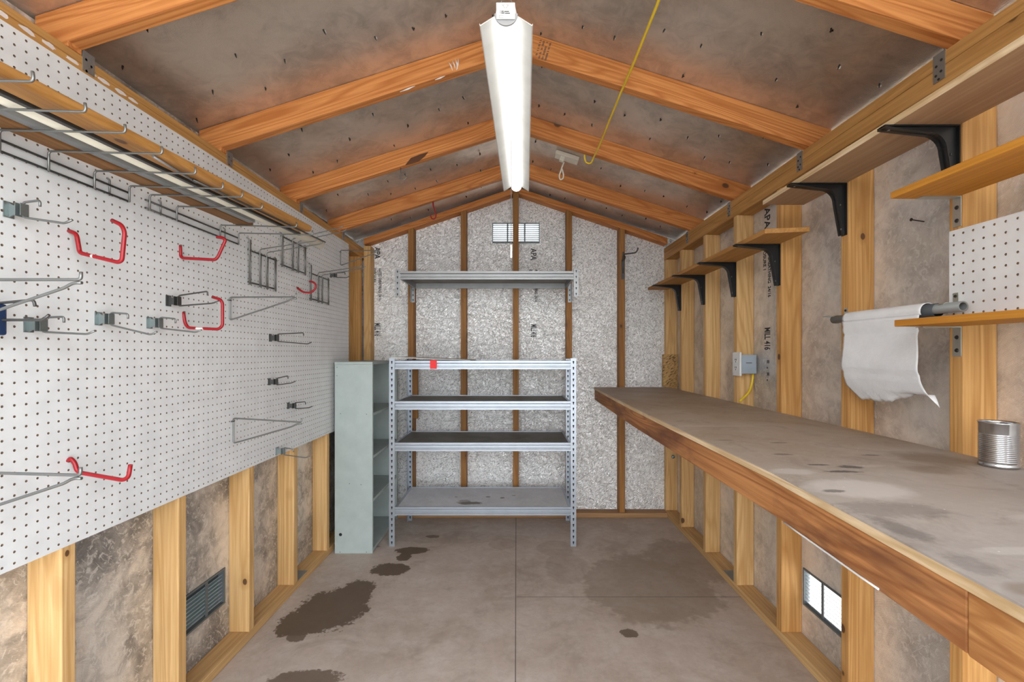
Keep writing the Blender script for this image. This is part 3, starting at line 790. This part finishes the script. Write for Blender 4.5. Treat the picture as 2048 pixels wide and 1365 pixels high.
skew('metal_channel', (-1.0790, .66), (-1.0065, 1.74), .026, 1.7445, 1.760, galv_d, 'flat grey metal strip lying on the prongs behind the pale tube', 'bar', .001)
tag(build('pale_tube', MB().lathe([(.0165, 0), (.0185, .002), (.0185, 1.445), (.0165, 1.447)], (0, 0, 0), 20, 0, 'y'), tube_m, origin=(0, 0, 0)), 'long cream tube lying across the wire prongs, sticking out past the plank', 'tube')
tb = bpy.context.scene.objects['pale_tube']; tb.location = (-1.0375, .745, 1.7645); tb.rotation_euler = (0, 0, -math.atan(.070))
tag(build('thin_rod', MB().tube([(-.9205, 1.30, 1.7425), (-.8515, 2.036, 1.7425)], .0034, 8), zinc_dark), 'thin dark rod poking out beyond the brown plank end', 'rod')
tag(build('metal_strip', MB().tube([(-.912, 1.148, 1.7432), (-.926, 1.323, 1.7432)], .0034, 8), galv_d), 'short blue-grey metal rod lying under the brown plank', 'rod')

# ------------------------------------------------------------------ workbench
t = thing('workbench', (.85, 1.7, .89), 'long wooden workbench along the right wall with a stained grey top', 'workbench')
edge = [(.585, 3.455), (.5565, 2.2), (.5565, 1.0), (.521, .47), (.515, .30)]
th = .018
top = edge + [(RS - .001, .30), (RS - .001, 3.455)]
build('worktop', MB().prism(top, 'xy', BENCH - .003, BENCH), bench_m, t)
inner = [(p[0] + .0005, p[1]) for p in edge] + [(RS - .001, .30), (RS - .001, 3.455)]
build('plywood_core', MB().prism(inner, 'xy', BENCH - th, BENCH - .0031), ply_edge, t)['label'] = 'pale splintered plywood edge under the worktop face'
def rail_piece(pts, mat, lab):
    lo = [(p[0] + .004, p[1]) for p in pts]; hi = [(p[0] + .042, p[1]) for p in pts[::-1]]
    build('front_rail', MB().prism(lo + hi, 'xy', BENCH - th - .077, BENCH - th - .0004), mat, t, bevel=.003)['label'] = lab
rail_piece([(.585, 3.45), (.5565, 2.2), (.5565, 1.0), (.5255, .537)], rail_w, 'reddish stained front rail')
rail_piece([(.5235, .536), (.519, .47), (.513, .30)], rail_w2, 'paler front rail by the door')
build('end_rail', MB().box(.64, RS - .002, 3.415, 3.453, BENCH - th - .077, BENCH - th - .0004), rail_w, t)
build('wall_ledger', MB().box(RS - .040, RS - .0015, .30, 3.41, BENCH - th - .077, BENCH - th - .0004), pine_flat, t)
tag(build('white_cable', MB().tube([(.5545, .95, .8982), (.5515, .90, .8976), (.5460, .81, .8978), (.5405, .72, .8976), (.5380, .68, .8985)], .0017, 8), white_p), 'thin white cable tucked along the underside of the workbench rail', 'cable')
# tin can
cx, cy = 1.101, 1.045
t = thing('tin_can', (cx, cy, BENCH), 'ribbed silver tin can standing open on the workbench by the wall', 'can')
prof = [(.0325, .0005), (.0345, .002), (.0345, .006), (.0335, .008), (.0335, .012)]
for k in range(15):
    h0 = .014 + k * .0042; prof += [(.0342, h0), (.0342, h0 + .0010), (.0329, h0 + .0021), (.0329, h0 + .0031)]
prof += [(.0338, .079), (.0338, .098), (.0350, .1000), (.0350, .1025), (.0332, .1025), (.0328, .099), (.0328, .004), (.001, .003)]
build('can_body', MB().lathe(prof, (cx, cy, BENCH), 40), tin, t)

# ------------------------------------------------------------------ right wall shelves and brackets
def black_bracket(parent, y, zt, arm=.195, leg=.180):
    y0 = y; yc = y0 + .019; X = RS - .0006; Z = zt - .0006
    mb = MB()
    web = [(X, Z), (X - arm, Z), (X - arm, Z - .007)]
    cxn, czn, rr = X - .034 - .045, Z - .020 - .045, .045
    web += [(cxn + rr * math.cos(a), czn + rr * math.sin(a)) for a in [PI / 2 - k * PI / 2 / 8 for k in range(9)]]
    web += [(X - .014, Z - leg), (X, Z - leg)]
    mb.prism(web, 'xz', yc - .004, yc + .004)
    inner = web[2:-1]
    rib = []
    for i in range(len(inner)):
        a = Vector((inner[max(0, i - 1)][0], inner[max(0, i - 1)][1])); b = Vector((inner[min(len(inner) - 1, i + 1)][0], inner[min(len(inner) - 1, i + 1)][1]))
        d = (b - a).normalized(); nrm = Vector((-d.y, d.x)); rib.append(nrm)
    o1 = [(p[0] + n.x * .0035, p[1] + n.y * .0035) for p, n in zip(inner, rib)]
    mb.prism(list(inner) + o1[::-1], 'xz', yc - .013, yc + .013)
    mb.box(X - arm, X, yc - .013, yc + .013, Z - .003, Z).box(X - .003, X, yc - .013, yc + .013, Z - leg, Z - .0031)
    mb.lathe([(.0035, 0), (.0035, -.0015)], (X - arm + .02, yc + .0, Z - .0085), 8, 1, 'z')
    for dz in (.075, leg - .02): mb.lathe([(.0035, 0), (.0035, -.002)], (X - .020 if dz < .1 else X - .0165, yc - .007, Z - dz), 8, 1, 'x')
    return build('bracket', mb, [black_m, zinc], parent)
# long low shelf
zb = 1.7235
t = thing('wall_shelf', (1.06, 2.6, zb), 'long narrow pine shelf on the right wall held by four black brackets', 'shelf')
build('board', MB().prism([(.986, 1.815), (RS - .001, 1.785), (RS - .001, 3.455), (.992, 3.455)], 'xy', zb, zb + .019), shelf_w, t, bevel=.002)
for y in (1.979, 2.379, 2.772, 3.176): black_bracket(t, y, zb)
# long high shelf
zb = 1.8400
t = thing('wall_shelf', (1.06, 1.0, zb), 'long high plywood shelf under the right wall plate on two black brackets', 'shelf')
build('board', MB().prism([(.960, .30), (RS - .001, .30), (RS - .001, 1.825), (.984, 1.825)], 'xy', zb, zb + .017), [ply_w], t)
build('edge_strip', MB().prism([(.9585, .30), (.9599, .30), (.9839, 1.825), (.9825, 1.825)], 'xy', zb, zb + .017), ply_edge, t)['label'] = 'pale front edge'
for y in (1.174, 1.578): black_bracket(t, y, zb)
# two orange shelves on zinc angle brackets
def zinc_bracket(parent, y, zt):
    y0, y1 = y + .003, y + .025; X = RS - .0004
    mb = MB().box(X - .100, X, y0, y1, zt - .0028, zt - .0004).box(X - .0026, X, y0, y1, zt - .078, zt - .0029)
    for dz in (.028, .062): mb.lathe([(.0055, 0), (.004, -.0022)], (X - .0026, (y0 + y1) / 2, zt - dz), 10, 1, 'x')
    return build('bracket', mb, [silver_b, nail_m], parent)
for zb, yy, lab in ((1.655, 1.2045, 'orange shelf board on the right wall above the small pegboard'), (1.3180, 1.192, 'orange shelf board on the right wall below the small pegboard')):
    t = thing('wall_shelf', (1.06, .9, zb), lab, 'shelf')
    build('board', MB().box(.984, RS - (.001 if zb > 1.5 else .0065), .35, yy, zb, zb + .0172), orange, t, bevel=.0015)
    zinc_bracket(t, 1.174, zb)

# paper towel on its pipe --------------------------------------------------------
PX, PZ = 1.110, 1.3655
t = thing('pipe_holder', (PX, 1.37, PZ), 'grey plastic pipe on two wall clips, used as paper towel holder', 'towel holder')
build('pipe', MB().lathe([(.0100, 1.137), (.0133, 1.137), (.0133, 1.600), (.0100, 1.600), (.0100, 1.137)], (PX, 0, PZ), 20, 0, 'y', False, False), pvc, t)
build('pipe_lip', MB().tube([(PX - .006, 1.600, PZ + .010), (PX - .012, 1.618, PZ + .013), (PX - .026, 1.622, PZ + .011)], [.003, .002, .0008], 6), pvc, t)
for y in (1.186, 1.590):
    mb = MB()
    ring = [(PX + .0150 * math.cos(a), PZ + .0150 * math.sin(a)) for a in [math.radians(d) for d in range(-80, 141, 20)]]
    ring2 = [(PX + .0136 * math.cos(a), PZ + .0136 * math.sin(a)) for a in [math.radians(d) for d in range(-80, 141, 20)]]
    mb.prism(ring + ring2[::-1], 'xz', y - .007, y + .007)
    xw = RS - (.0062 if y < 1.3 else .0006)
    mb.prism([(PX + .013, PZ + .006), (PX + .0145, PZ + .004), (xw, PZ + .012), (xw, PZ + .040), (xw - .0018, PZ + .040), (xw - .0018, PZ + .013)], 'xz', y - .007, y + .007)
    mb.lathe([(.004, 0), (.0035, -.002)], (xw - .0018, y, PZ + .031), 8, 1, 'x')
    build('clip', mb, [silver_b, nail_m], t)
t = thing('paper_towel_roll', (PX, 1.38, PZ), 'nearly empty white paper towel roll with one torn sheet hanging down', 'paper towel')
build('core', MB().lathe([(.0168, 1.205), (.0182, 1.205), (.0182, 1.30), (.0168, 1.30), (.0168, 1.205)], (PX, 0, PZ - .003), 20, 0, 'y', False, False), cardb, t)['label'] = 'dark cardboard core'
rl = MB(); nY, y0, y1 = 40, 1.233, 1.528
path = []
R0 = .0215
for k in range(13):
    a = math.radians(-30 + k * 20)
    path.append((PX + R0 * math.cos(a), PZ - .003 + R0 * math.sin(a)))
L0 = len(path)
for k in range(1, 31):
    s = k / 30; z = PZ - .003 - s * .262
    x = PX - R0 - .001 + .004 * math.sin(s * 7) + .052 * max(0, s - .55) ** 1.5 * 2.2
    for sc0 in (.21, .68): x += .005 * math.exp(-((s - sc0) / .018) ** 2)
    path.append((x, z))
vs = []; rg = random.Random(11)
wav = [rg.uniform(-1, 1) for _ in range(60)]
for i, (x, z) in enumerate(path):
    s = max(0, (i - L0 + 1) / 30)
    for j in range(nY + 1):
        f = j / nY
        a = y0 + (.006 * math.sin(s * 9) + .010 * math.sin(s * PI) - .020 * max(0, s - .62) / .38) * (s > 0)
        b = y1 + (.0015 * wav[i % 60] - .032 * max(0, s - .84) / .16 * (1 if s > .84 else 0)) * (s > 0)
        y = a + (b - a) * f
        zz = z
        if s > .86:
            e = (s - .86) / .14
            torn = .034 * max(0, min(1, (.62 - f) / .4)) + .002 * math.sin(f * 31) + .0012 * math.sin(f * 77)
            zz = z + e * torn * min(1, f / .05 + .1)
        vs.append((x, y, zz))
n = nY + 1
fs = [(i * n + j, i * n + j + 1, (i + 1) * n + j + 1, (i + 1) * n + j) for i in range(len(path) - 1) for j in range(nY)]
rl.add(vs, fs, 0, True)
sh = build('hanging_sheet', rl, paper, t)
so = sh.modifiers.new('thick', 'SOLIDIFY'); so.thickness = .0012

# outlet box, its cable, loose nail, scrap, knob ---------------------------------------
t = thing('outlet_box', (1.18, 2.35, 1.143), 'grey electrical box with a white outlet plate on a right wall stud', 'outlet')
build('box', MB().box(1.1445, 1.224, 2.330, 2.3784, 1.143, 1.240), grey_p, t, bevel=.003)
bx = MB()
for k in range(7): bx.box(1.170 + k * .0042, 1.1730 + k * .0042, 2.3293, 2.3299, 1.196 + (.0006 if k % 2 else 0), 1.2005)
build('box_mark', bx, ink, t)['label'] = 'small black maker mark'
build('cover_plate', MB().box(1.1335, 1.1440, 2.322, 2.402, 1.131, 1.2525), white_p, t, bevel=.003)
so2 = MB()
for zc in (1.212, 1.172):
    so2.lathe([(.0165, 0), (.0165, -.0015)], (1.1335, 2.362, zc), 20, 0, 'x')
    for dy in (-.006, .006): so2.box(1.1308, 1.1319, 2.362 + dy - .0012, 2.362 + dy + .0012, zc - .002, zc + .007, 1)
    so2.lathe([(.0025, 0), (.0025, -.0012)], (1.1320, 2.362, zc - .009), 8, 1, 'x')
build('socket', so2, [white_p, slot], t)
cab = [P(1506, 748.5, 2.352), P(1505, 762, 2.350), P(1502, 776, 2.345), P(1496, 788, 2.335), P(1486, 797, 2.32), P(1479.5, 803.5, 2.31)]
cab = [Vector(p) for p in cab]; cab[0].z = 1.1425
cab = [Vector((min(p.x, 1.22), p.y, max(p.z, BENCH + .0065))) for p in cab]
tag(build('yellow_cable', MB().tube(cab, .0058, 10, fillet=.02), yellow), 'short yellow cable dropping from the outlet box to the bench', 'cable')
tag(build('wall_nail', MB().tube([(RW - .0002, 1.386, 1.6475), (1.196, 1.386, 1.6535)], .0019, 8).lathe([(.005, 0), (.005, -.0015)], (1.1965, 1.386, 1.6535), 10, 0, 'x'), nail_m), 'single black nail sticking out of the silver foil on the right wall', 'nail')
tag(build('scrap_block', MB().box(1.119, 1.2335, 3.498, 3.5125, BENCH + .001, 1.238), osb), 'small strand board scrap on the corner stud above the bench', 'block')
tag(build('round_knob', MB().lathe([(.011, .0025), (.014, -.004), (.012, -.010), (.006, -.013), (.001, -.0135)], P(1346, 914, 3.511), 16, 0, 'y'), zinc_plate), 'round metal knob on the corner stud below the bench', 'knob')
tag(build('board_scrap', MB().box(-.790, -.742, 3.436, 3.4625, .752, 1.13), pine_back, bevel=.004), 'short brown board fixed to a back wall stud behind the metal shelves', 'board')
# double hook on the back wall
t = thing('wall_hook', (.80, BS, 1.80), 'grey double-prong utility hook screwed to a back wall stud', 'hook')
build('plate', MB().box(.792, .816, BS - .004, BS - .0006, 1.805, 1.955), zinc_dark, t, bevel=.001)
hk = MB().tube([(.803, BS - .006, 1.85), (.803, BS - .010, 1.93), (.815, BS - .03, 1.965), (.80, BS - .05, 1.985), (.875, BS - .10, 1.985), (.888, BS - .11, 2.005), (.890, BS - .11, 2.02)], .005, 8, fillet=.01)
hk.tube([(.803, BS - .006, 1.93), (.800, BS - .035, 1.99), (.798, BS - .04, 2.005)], .005, 8)
build('prong', hk, zinc_dark, t)

# ------------------------------------------------------------------ metal shelving
def keyhole(mb, x, z, y, s=1.0):
    ring = [(x + .0056 * s * math.cos(a), z + .0056 * s * math.sin(a)) for a in [math.radians(d) for d in range(-60, 241, 30)]]
    mb.prism(ring + [(x - .0028 * s, z - .013 * s), (x + .0028 * s, z - .013 * s)], 'xz', y - .0007, y - .0001, 1)
def post(parent, x0, x1, y, side, z0, z1, front, nx):
    """L-shaped post; side: which edge carries the flange running in depth"""
    mb = MB().box(x0, x1, y, y + .002, z0, z1)
    xs = (x0, x0 + .002) if side < 0 else (x1 - .002, x1)
    if front: mb.box(*xs, y + .002, y + .034, z0, z1)
    else: mb.box(*xs, y - .034, y - .0001, z0, z1)
    z = z0 + .028
    while z < z1 - .012:
        keyhole(mb, (x0 + x1) / 2, z, y); z += .0375
    return build('post', mb, [galv, slot], parent)
def beam_prof(y, z, d):
    """front view side at y, running back towards d"""
    return [(y, z), (y, z - .013), (y + d * .007, z - .019), (y + d * .007, z - .033), (y + d * .0035, z - .036), (y + d * .0035, z - .040), (y, z - .043), (y, z - .054), (y + d * .013, z - .054), (y + d * .013, z)]
def shelf_level(parent, x0, x1, yf, yb, z, deckm, gm):
    build('beam', MB().prism(beam_prof(yf, z, 1), 'yz', x0, x1), gm, parent)['label'] = 'front beam'
    build('beam', MB().prism(beam_prof(yb, z, -1), 'yz', x0, x1), gm, parent)['label'] = 'rear beam'
    for a, s in ((x0, 1), (x1, -1)):
        pr = [(a + s * (p[0] - yf), p[1]) for p in beam_prof(yf, z, 1)]
        build('side_beam', MB().prism(pr, 'xz', yf + .0135, yb - .0135), gm, parent)
    c = ((x0 + x1) / 2, (yf + yb) / 2)
    d = bpy.data.objects
    mb = MB().box(x0 + .0135, x1 - .0135, yf + .0135, yb - .0135, z - .017, z - .005)
    o = build('shelf_board', mb, deckm, parent)
    # the board's own stains are laid out about its middle
    off = Vector((c[0], c[1], z)) - WORLD[parent.name]
    o.data.transform(Matrix.Translation(-off)); o.location = off
    return o
t = thing('shelving_unit', (-.22, 3.17, 0), 'grey slotted metal shelving unit with four shelves standing against the back wall', 'shelving')
X0, X1, YF, YB = -.8215, .3850, 2.948, 3.400
post(t, X0, X0 + .036, YF, -1, 0.0008, 1.2150, True, 0); post(t, X1 - .036, X1, YF, 1, 0.0008, 1.214, True, 0)
post(t, -.806, -.775, YB, -1, 0.0008, 1.205, False, 0); post(t, .366, .399, YB, 1, 0.0008, 1.205, False, 0)
for z, dm in ((1.198, deck_white), (.9365, deck_brown), (.669, deck_brown), (.2545, deck_pale)):
    o = shelf_level(t, X0 + .0362, X1 - .0362, YF + .0025, YB - .004, z, dm, galv)
    if z > 1.1: o.rotation_euler = (0, .0, 0)
wp = MB().prism([(-.822, 1.2190), (-.30, 1.1995), (-.30, 1.2020), (-.822, 1.2225)], 'xz', YF - .002, YB - .04)
tag(build('loose_panel', wp, deck_white), 'thin white warped panel lying on the top of the metal shelves', 'panel')
build('tape_patch', MB().box(P(860, 0, YF)[0], P(873.5, 0, YF)[0], YF + .0008, YF + .0022, 1.147, 1.2025), tape, t)['label'] = 'bright red tape patch'
# wall-hung level
t = thing('hanging_shelf', (-.19, 3.24, 1.74), 'grey metal shelf hung high on the back wall below the gable vent', 'shelf')
yf, yb = 3.012, 3.452
def stub(x0, x1, y, side, z0, z1, front):
    mb = MB().box(x0, x1, y, y + .002, z0, z1)
    xs = (x0, x0 + .002) if side < 0 else (x1 - .002, x1)
    if front: mb.box(*xs, y + .002, y + .034, z0, z1)
    else: mb.box(*xs, y - .034, y - .0001, z0, z1)
    z = z0 + .02
    while z < z1 - .008: keyhole(mb, (x0 + x1) / 2, z, y, .8); z += .0375
    build('post', mb, [galv_d, slot], t)
stub(-.798, -.769, yf, -1, 1.617, 1.803, True); stub(.378, .408, yf, 1, 1.620, 1.805, True)
stub(-.793, -.768, yb, -1, 1.630, 1.770, False); stub(.388, .414, yb, 1, 1.630, 1.770, False)
shelf_level(t, -.768, .377, yf + .0025, yb - .004, 1.788, deck_brown, galv_d)

# ------------------------------------------------------------------ grey cabinet
cx0, cx1, cy0, cy1, ct = -1.130, -.8955, 2.845, 3.440, 1.193
t = thing('bookcase', ((cx0 + cx1) / 2, (cy0 + cy1) / 2, 0), 'narrow pale grey-green painted bookcase turned sideways beside the metal shelves', 'bookcase')
sp = MB().box(cx0, cx1, cy0, cy0 + .018, .0008, ct - .0165)
sp.lathe([(.010, 0), (.010, -.0006)], P(681, 1070, cy0), 14, 1, 'y')
for (px, py) in ((674, 735), (674, 752), (681, 828), (733, 829), (680, 1105), (733, 1105), (722, 970), (699, 968)): sp.lathe([(.0025, 0), (.0025, -.0006)], P(px, py, cy0), 8, 1, 'y')
build('side_panel', sp, [cab_m, slot], t, bevel=.001)['label'] = 'near side panel with a knot hole'
build('side_panel', MB().box(cx0, cx1, cy1 - .018, cy1, .0008, ct - .0165), cab_m, t)
build('top_panel', MB().box(cx0 - .001, cx1, cy0, cy1, ct - .0160, ct), cab_m, t, bevel=.001)
build('back_panel', MB().box(cx0 + .0005, cx0 + .007, cy0 + .0185, cy1 - .0185, .002, ct - .0165), cab_in, t)
for z in (.873, .606, .335): build('shelf', MB().box(cx0 + .0075, cx1 - .001, cy0 + .0185, cy1 - .0185, z - .017, z), cab_m, t, bevel=.001)
build('bottom_panel', MB().box(cx0 + .0075, cx1 - .001, cy0 + .0185, cy1 - .0185, .008, .026), cab_m, t)

# ------------------------------------------------------------------ shop light
y0, y1 = 1.128, 2.352
def lc(y): f = (y - y0) / (y1 - y0); return (-.0255 + f * .0245, .0235 * f)
t = thing('shop_light', (-.014, 1.74, 2.09), 'long white lit shop light hanging under the ridge', 'ceiling light')
def loft(prof, ya=y0, yb=y1, steps=1, mi=0, smooth=False):
    mb = MB(); n = len(prof); vs = []
    for k in range(steps + 1):
        y = ya + (yb - ya) * k / steps; ox, oz = lc(y)
        vs += [(p[0] + ox, y, p[1] + oz) for p in prof]
    fs = [(k * n + i, k * n + (i + 1) % n, (k + 1) * n + (i + 1) % n, (k + 1) * n + i) for k in range(steps) for i in range(n)]
    mb.add(vs, fs, mi, smooth); mb.f += [list(range(n))[::-1], [steps * n + i for i in range(n)]]; mb.m += [mi, mi]; mb.sm += [False, False]
    return mb
zr = 2.083
for s in (-1, 1):
    build('reflector_wing', loft([(s * .0258, zr), (s * .0635, zr - .024), (s * .0655, zr - .020), (s * .0660, zr - .0225), (s * .0645, zr - .0265), (s * .0625, zr - .0265), (s * .0258, zr - .0025)]), lamp_w, t)
lp = [(.0265 * math.cos(a), zr - .0005 - .0265 * math.sin(a)) for a in [PI * k / 14 for k in range(15)]]
build('lens', loft(lp, y0 + .0012, y1, 1, 0, True), lens_m, t)
build('housing', loft([(-.027, zr), (.027, zr), (.022, zr + .022), (-.022, zr + .022)]), lamp_w, t)
cp = [(.0285 * math.cos(a), zr + .001 - .029 * math.sin(a)) for a in [PI * k / 14 for k in range(15)]]
build('end_cap', loft(cp, y0 - .004, y0 + .001), grey_cap, t)
# hang tag card standing at the near end
ty = y0 - .0075
cz0, cz1 = EYE + (VY - 38) * ty / F, EYE + (VY - 5) * ty / F
xa, xb = (992.5 - VX) * ty / F, (1030 - VX) * ty / F
tg = build('hang_tag', MB().box(xa, xb, ty, ty + .0012, cz0, cz1), white_p, t, bevel=.0004)
def tp(x, y): return Vector(((x - VX) * ty / F, ty - .0004, EYE + (VY - y) * ty / F))
pr = MB()
for (x, y, w) in ((1000, 22.4, 1.2), (1002.5, 22.6, 5), (1008.5, 22.9, 9.5), (1000, 25.7, 1.2), (1002.5, 26, 6.5), (1010, 26.5, 10)):
    a, b = tp(x, y - .8), tp(x + w, y + .9); pr.box(a.x, b.x, ty - .0004, ty - .0001, b.z, a.z)
build('tag_print', pr, ink, tg)
lg = MB()
for s in (-1, 1):
    lg.tube([tp(1011 + s * .5, 16.5), tp(1011 + s * 3.5, 14), tp(1011 + s * 4.5, 10.5), tp(1011 + s * 2.2, 8.2)], .0004, 6)
    lg.tube([tp(1011 + s * 4.3, 11.5), tp(1011 + s * 7, 10), tp(1011 + s * 6.4, 8)], .0004, 6)
build('tag_logo', lg, galv_d, tg)
a, b = tp(996, 29), tp(1026, 37.5)
build('tag_sticker', MB().box(a.x, b.x, ty - .0006, ty - .0002, b.z, a.z), white_p, tg, bevel=.0002)
e = MB()
q0, q1 = tp(998, 31), tp(1007, 36)
e.box(q0.x, q1.x, ty - .0010, ty - .0007, q0.z - .0008, q0.z).box(q0.x, q1.x, ty - .0010, ty - .0007, q1.z, q1.z + .0008).box(q0.x, q0.x + .0008, ty - .0010, ty - .0007, q1.z, q0.z)
e.box(q0.x + .003, q1.x - .001, ty - .0010, ty - .0007, (q0.z + q1.z) / 2 - .0003, (q0.z + q1.z) / 2 + .0003)
build('sticker_mark', e, galv_d, tg)
for y in (1.145, 2.30):
    ox, oz = lc(y)
    w = MB()
    for s in (-1, 1): w.tube([(ox + s * .020, y, zr + .022 + oz), (ox, y, zr + .085 + oz)], .0011, 6)
    w.tube([(ox, y, zr + .085 + oz), (ox, y, 2.500)], .0013, 6)
    w.tube([(ox, y, 2.500), (ox, y, deck_z(ox) - .0008)], .003, 6)
    build('hanging_wire', w, chain_m, t)
cy = 1.75; cxx = (1022.5 - VX) * cy / F
zt = zr + lc(cy)[1] - .0265 + .0045; zl = 1.664
prof = []; z = zt
k = 0
while z > zl:
    prof += [(.0006, z), (.0023, z - .0016), (.0006, z - .0028)]; z -= .0042
ch = build('pull_chain', MB().lathe(prof, (cxx, cy, 0), 6), chain_m, t)
build('pull_handle', MB().lathe([(.0030, 1.612), (.0045, 1.614), (.0045, 1.660), (.0025, 1.664)], (cxx, cy, 0), 10), white_p, ch)

# ------------------------------------------------------------------ yellow cord, hooks, fitting on the roof
yc = [(.402, .30, 2.245), (.406, .62, 2.262), (.408, 1.0, 2.270), (.409, 1.200, 2.284), (.411, 1.33, 2.268), (.413, 1.62, 2.272), (.414, 1.81, 2.283), (.412, 1.95, 2.280), (.410, 2.25, 2.276), (.409, 2.425, 2.2845), (.400, 2.462, 2.268), (.376, 2.475, 2.278), (.366, 2.470, 2.305), (.372, 2.455, 2.35)]
tag(build('electric_cable', MB().tube(yc, .0046, 10, fillet=.03), yellow), 'yellow cord strung under the rafters on the right roof slope', 'cord')
yk = RAFT[3] + .019
xk = (806 - VX) * yk / F; zk = DECK0 - .094 - SLOPE * abs(xk)
tag(build('cup_hook', MB().tube([(xk - .012, yk, zk - .0005), (xk - .012, yk, zk - .030), (xk - .020, yk, zk - .048), (xk - .012, yk, zk - .066), (xk + .006, yk, zk - .068), (xk + .018, yk, zk - .056), (xk + .020, yk, zk - .046)], .0024, 8, fillet=.012), zinc), 'small silver cup hook under the left rafter with the torn edge', 'hook')
yk = RAFT[4] + .019; xk = (866 - VX) * yk / F; zk = DECK0 - .094 - SLOPE * abs(xk)
tag(build('cup_hook', MB().tube([(xk, yk, zk - .0005), (xk + .002, yk, zk - .03), (xk + .020, yk, zk - .075), (xk + .018, yk, zk - .105), (xk + .003, yk, zk - .118), (xk - .012, yk, zk - .108), (xk - .016, yk, zk - .088)], .0042, 8, fillet=.014), red_v), 'red coated hook hanging under the left rafter nearest the back wall', 'hook')
# cream fitting on the deck, made flat then tilted to the slope
t = thing('ceiling_fitting', (.303, 2.717, deck_z(.303)), 'cream plastic fitting with a hanging loop on the silver right roof slope', 'fitting')
L = Vector((.303, 2.717, deck_z(.303)))
def local(mb):
    R = Matrix.Rotation(math.atan(SLOPE), 3, 'Y')
    mb.v = [tuple(L + R @ Vector(p)) for p in mb.v]; return mb
build('base_plate', local(MB().box(-.072, .072, -.036, .036, -.024, -.0015)), cream, t, bevel=.003)
build('plug', local(MB().box(-.038, -.010, -.030, .000, -.052, -.0245)), cream, t, bevel=.004)
lo = Vector(L) + Vector((-.022, -.012, -.045))
build('strap_loop', MB().tube([lo, lo + Vector((-.012, -.004, -.03)), lo + Vector((-.030, -.006, -.085)), lo + Vector((-.024, -.006, -.108)), lo + Vector((-.006, -.004, -.100)), lo + Vector((-.002, 0, -.075)), lo + Vector((-.012, 0, -.040))], .0042, 8, fillet=.015), cream, t)

# ------------------------------------------------------------------ daylight and camera
w = bpy.data.worlds.new('sky'); S.world = w; w.use_nodes = True
nt = w.node_tree; bg = nt.nodes['Background']
g = N(nt); tc = g.n('ShaderNodeTexCoord').outputs['Generated']; sz = g.n('ShaderNodeSeparateXYZ'); g.l(tc, sz.inputs[0])
nt.links.new(g.ramp(g.math('MULTIPLY_ADD', sz.outputs[2], .5, .5), [(.45, (.80, .84, .88)), (.55, (.98, 1.0, 1.0)), (.8, (.80, .90, 1.0))]), bg.inputs['Color'])
bg.inputs['Strength'].default_value = 3.0
sun = bpy.data.lights.new('sun', 'SUN'); sun.energy = 6.0; sun.angle = math.radians(3); sun.color = (1, .95, .87)
so = bpy.data.objects.new('sun', sun); COL.objects.link(so)
so.rotation_euler = Vector((-.30, .15, -1.0)).to_track_quat('-Z', 'Y').to_euler()
S.view_settings.view_transform = 'Standard'; S.view_settings.look = 'None'; S.view_settings.gamma = 1.0
S.view_settings.use_curve_mapping = False
S.view_settings.exposure = 0.85
cam = bpy.data.cameras.new('camera'); co = bpy.data.objects.new('camera', cam); COL.objects.link(co)
cam.sensor_width = 36; cam.lens = F / 2048 * 36
cam.shift_x = (1024 - VX) / 2048; cam.shift_y = (VY - 682.5) / 2048
cam.clip_start = .02; cam.clip_end = 100
co.location = (0, 0, EYE); co.rotation_euler = (PI / 2, 0, 0)
S.camera = co
try:
    S.cycles.max_bounces = 12; S.cycles.diffuse_bounces = 7; S.cycles.glossy_bounces = 5
    S.cycles.use_denoising = True; S.cycles.sample_clamp_indirect = 6
except Exception: pass
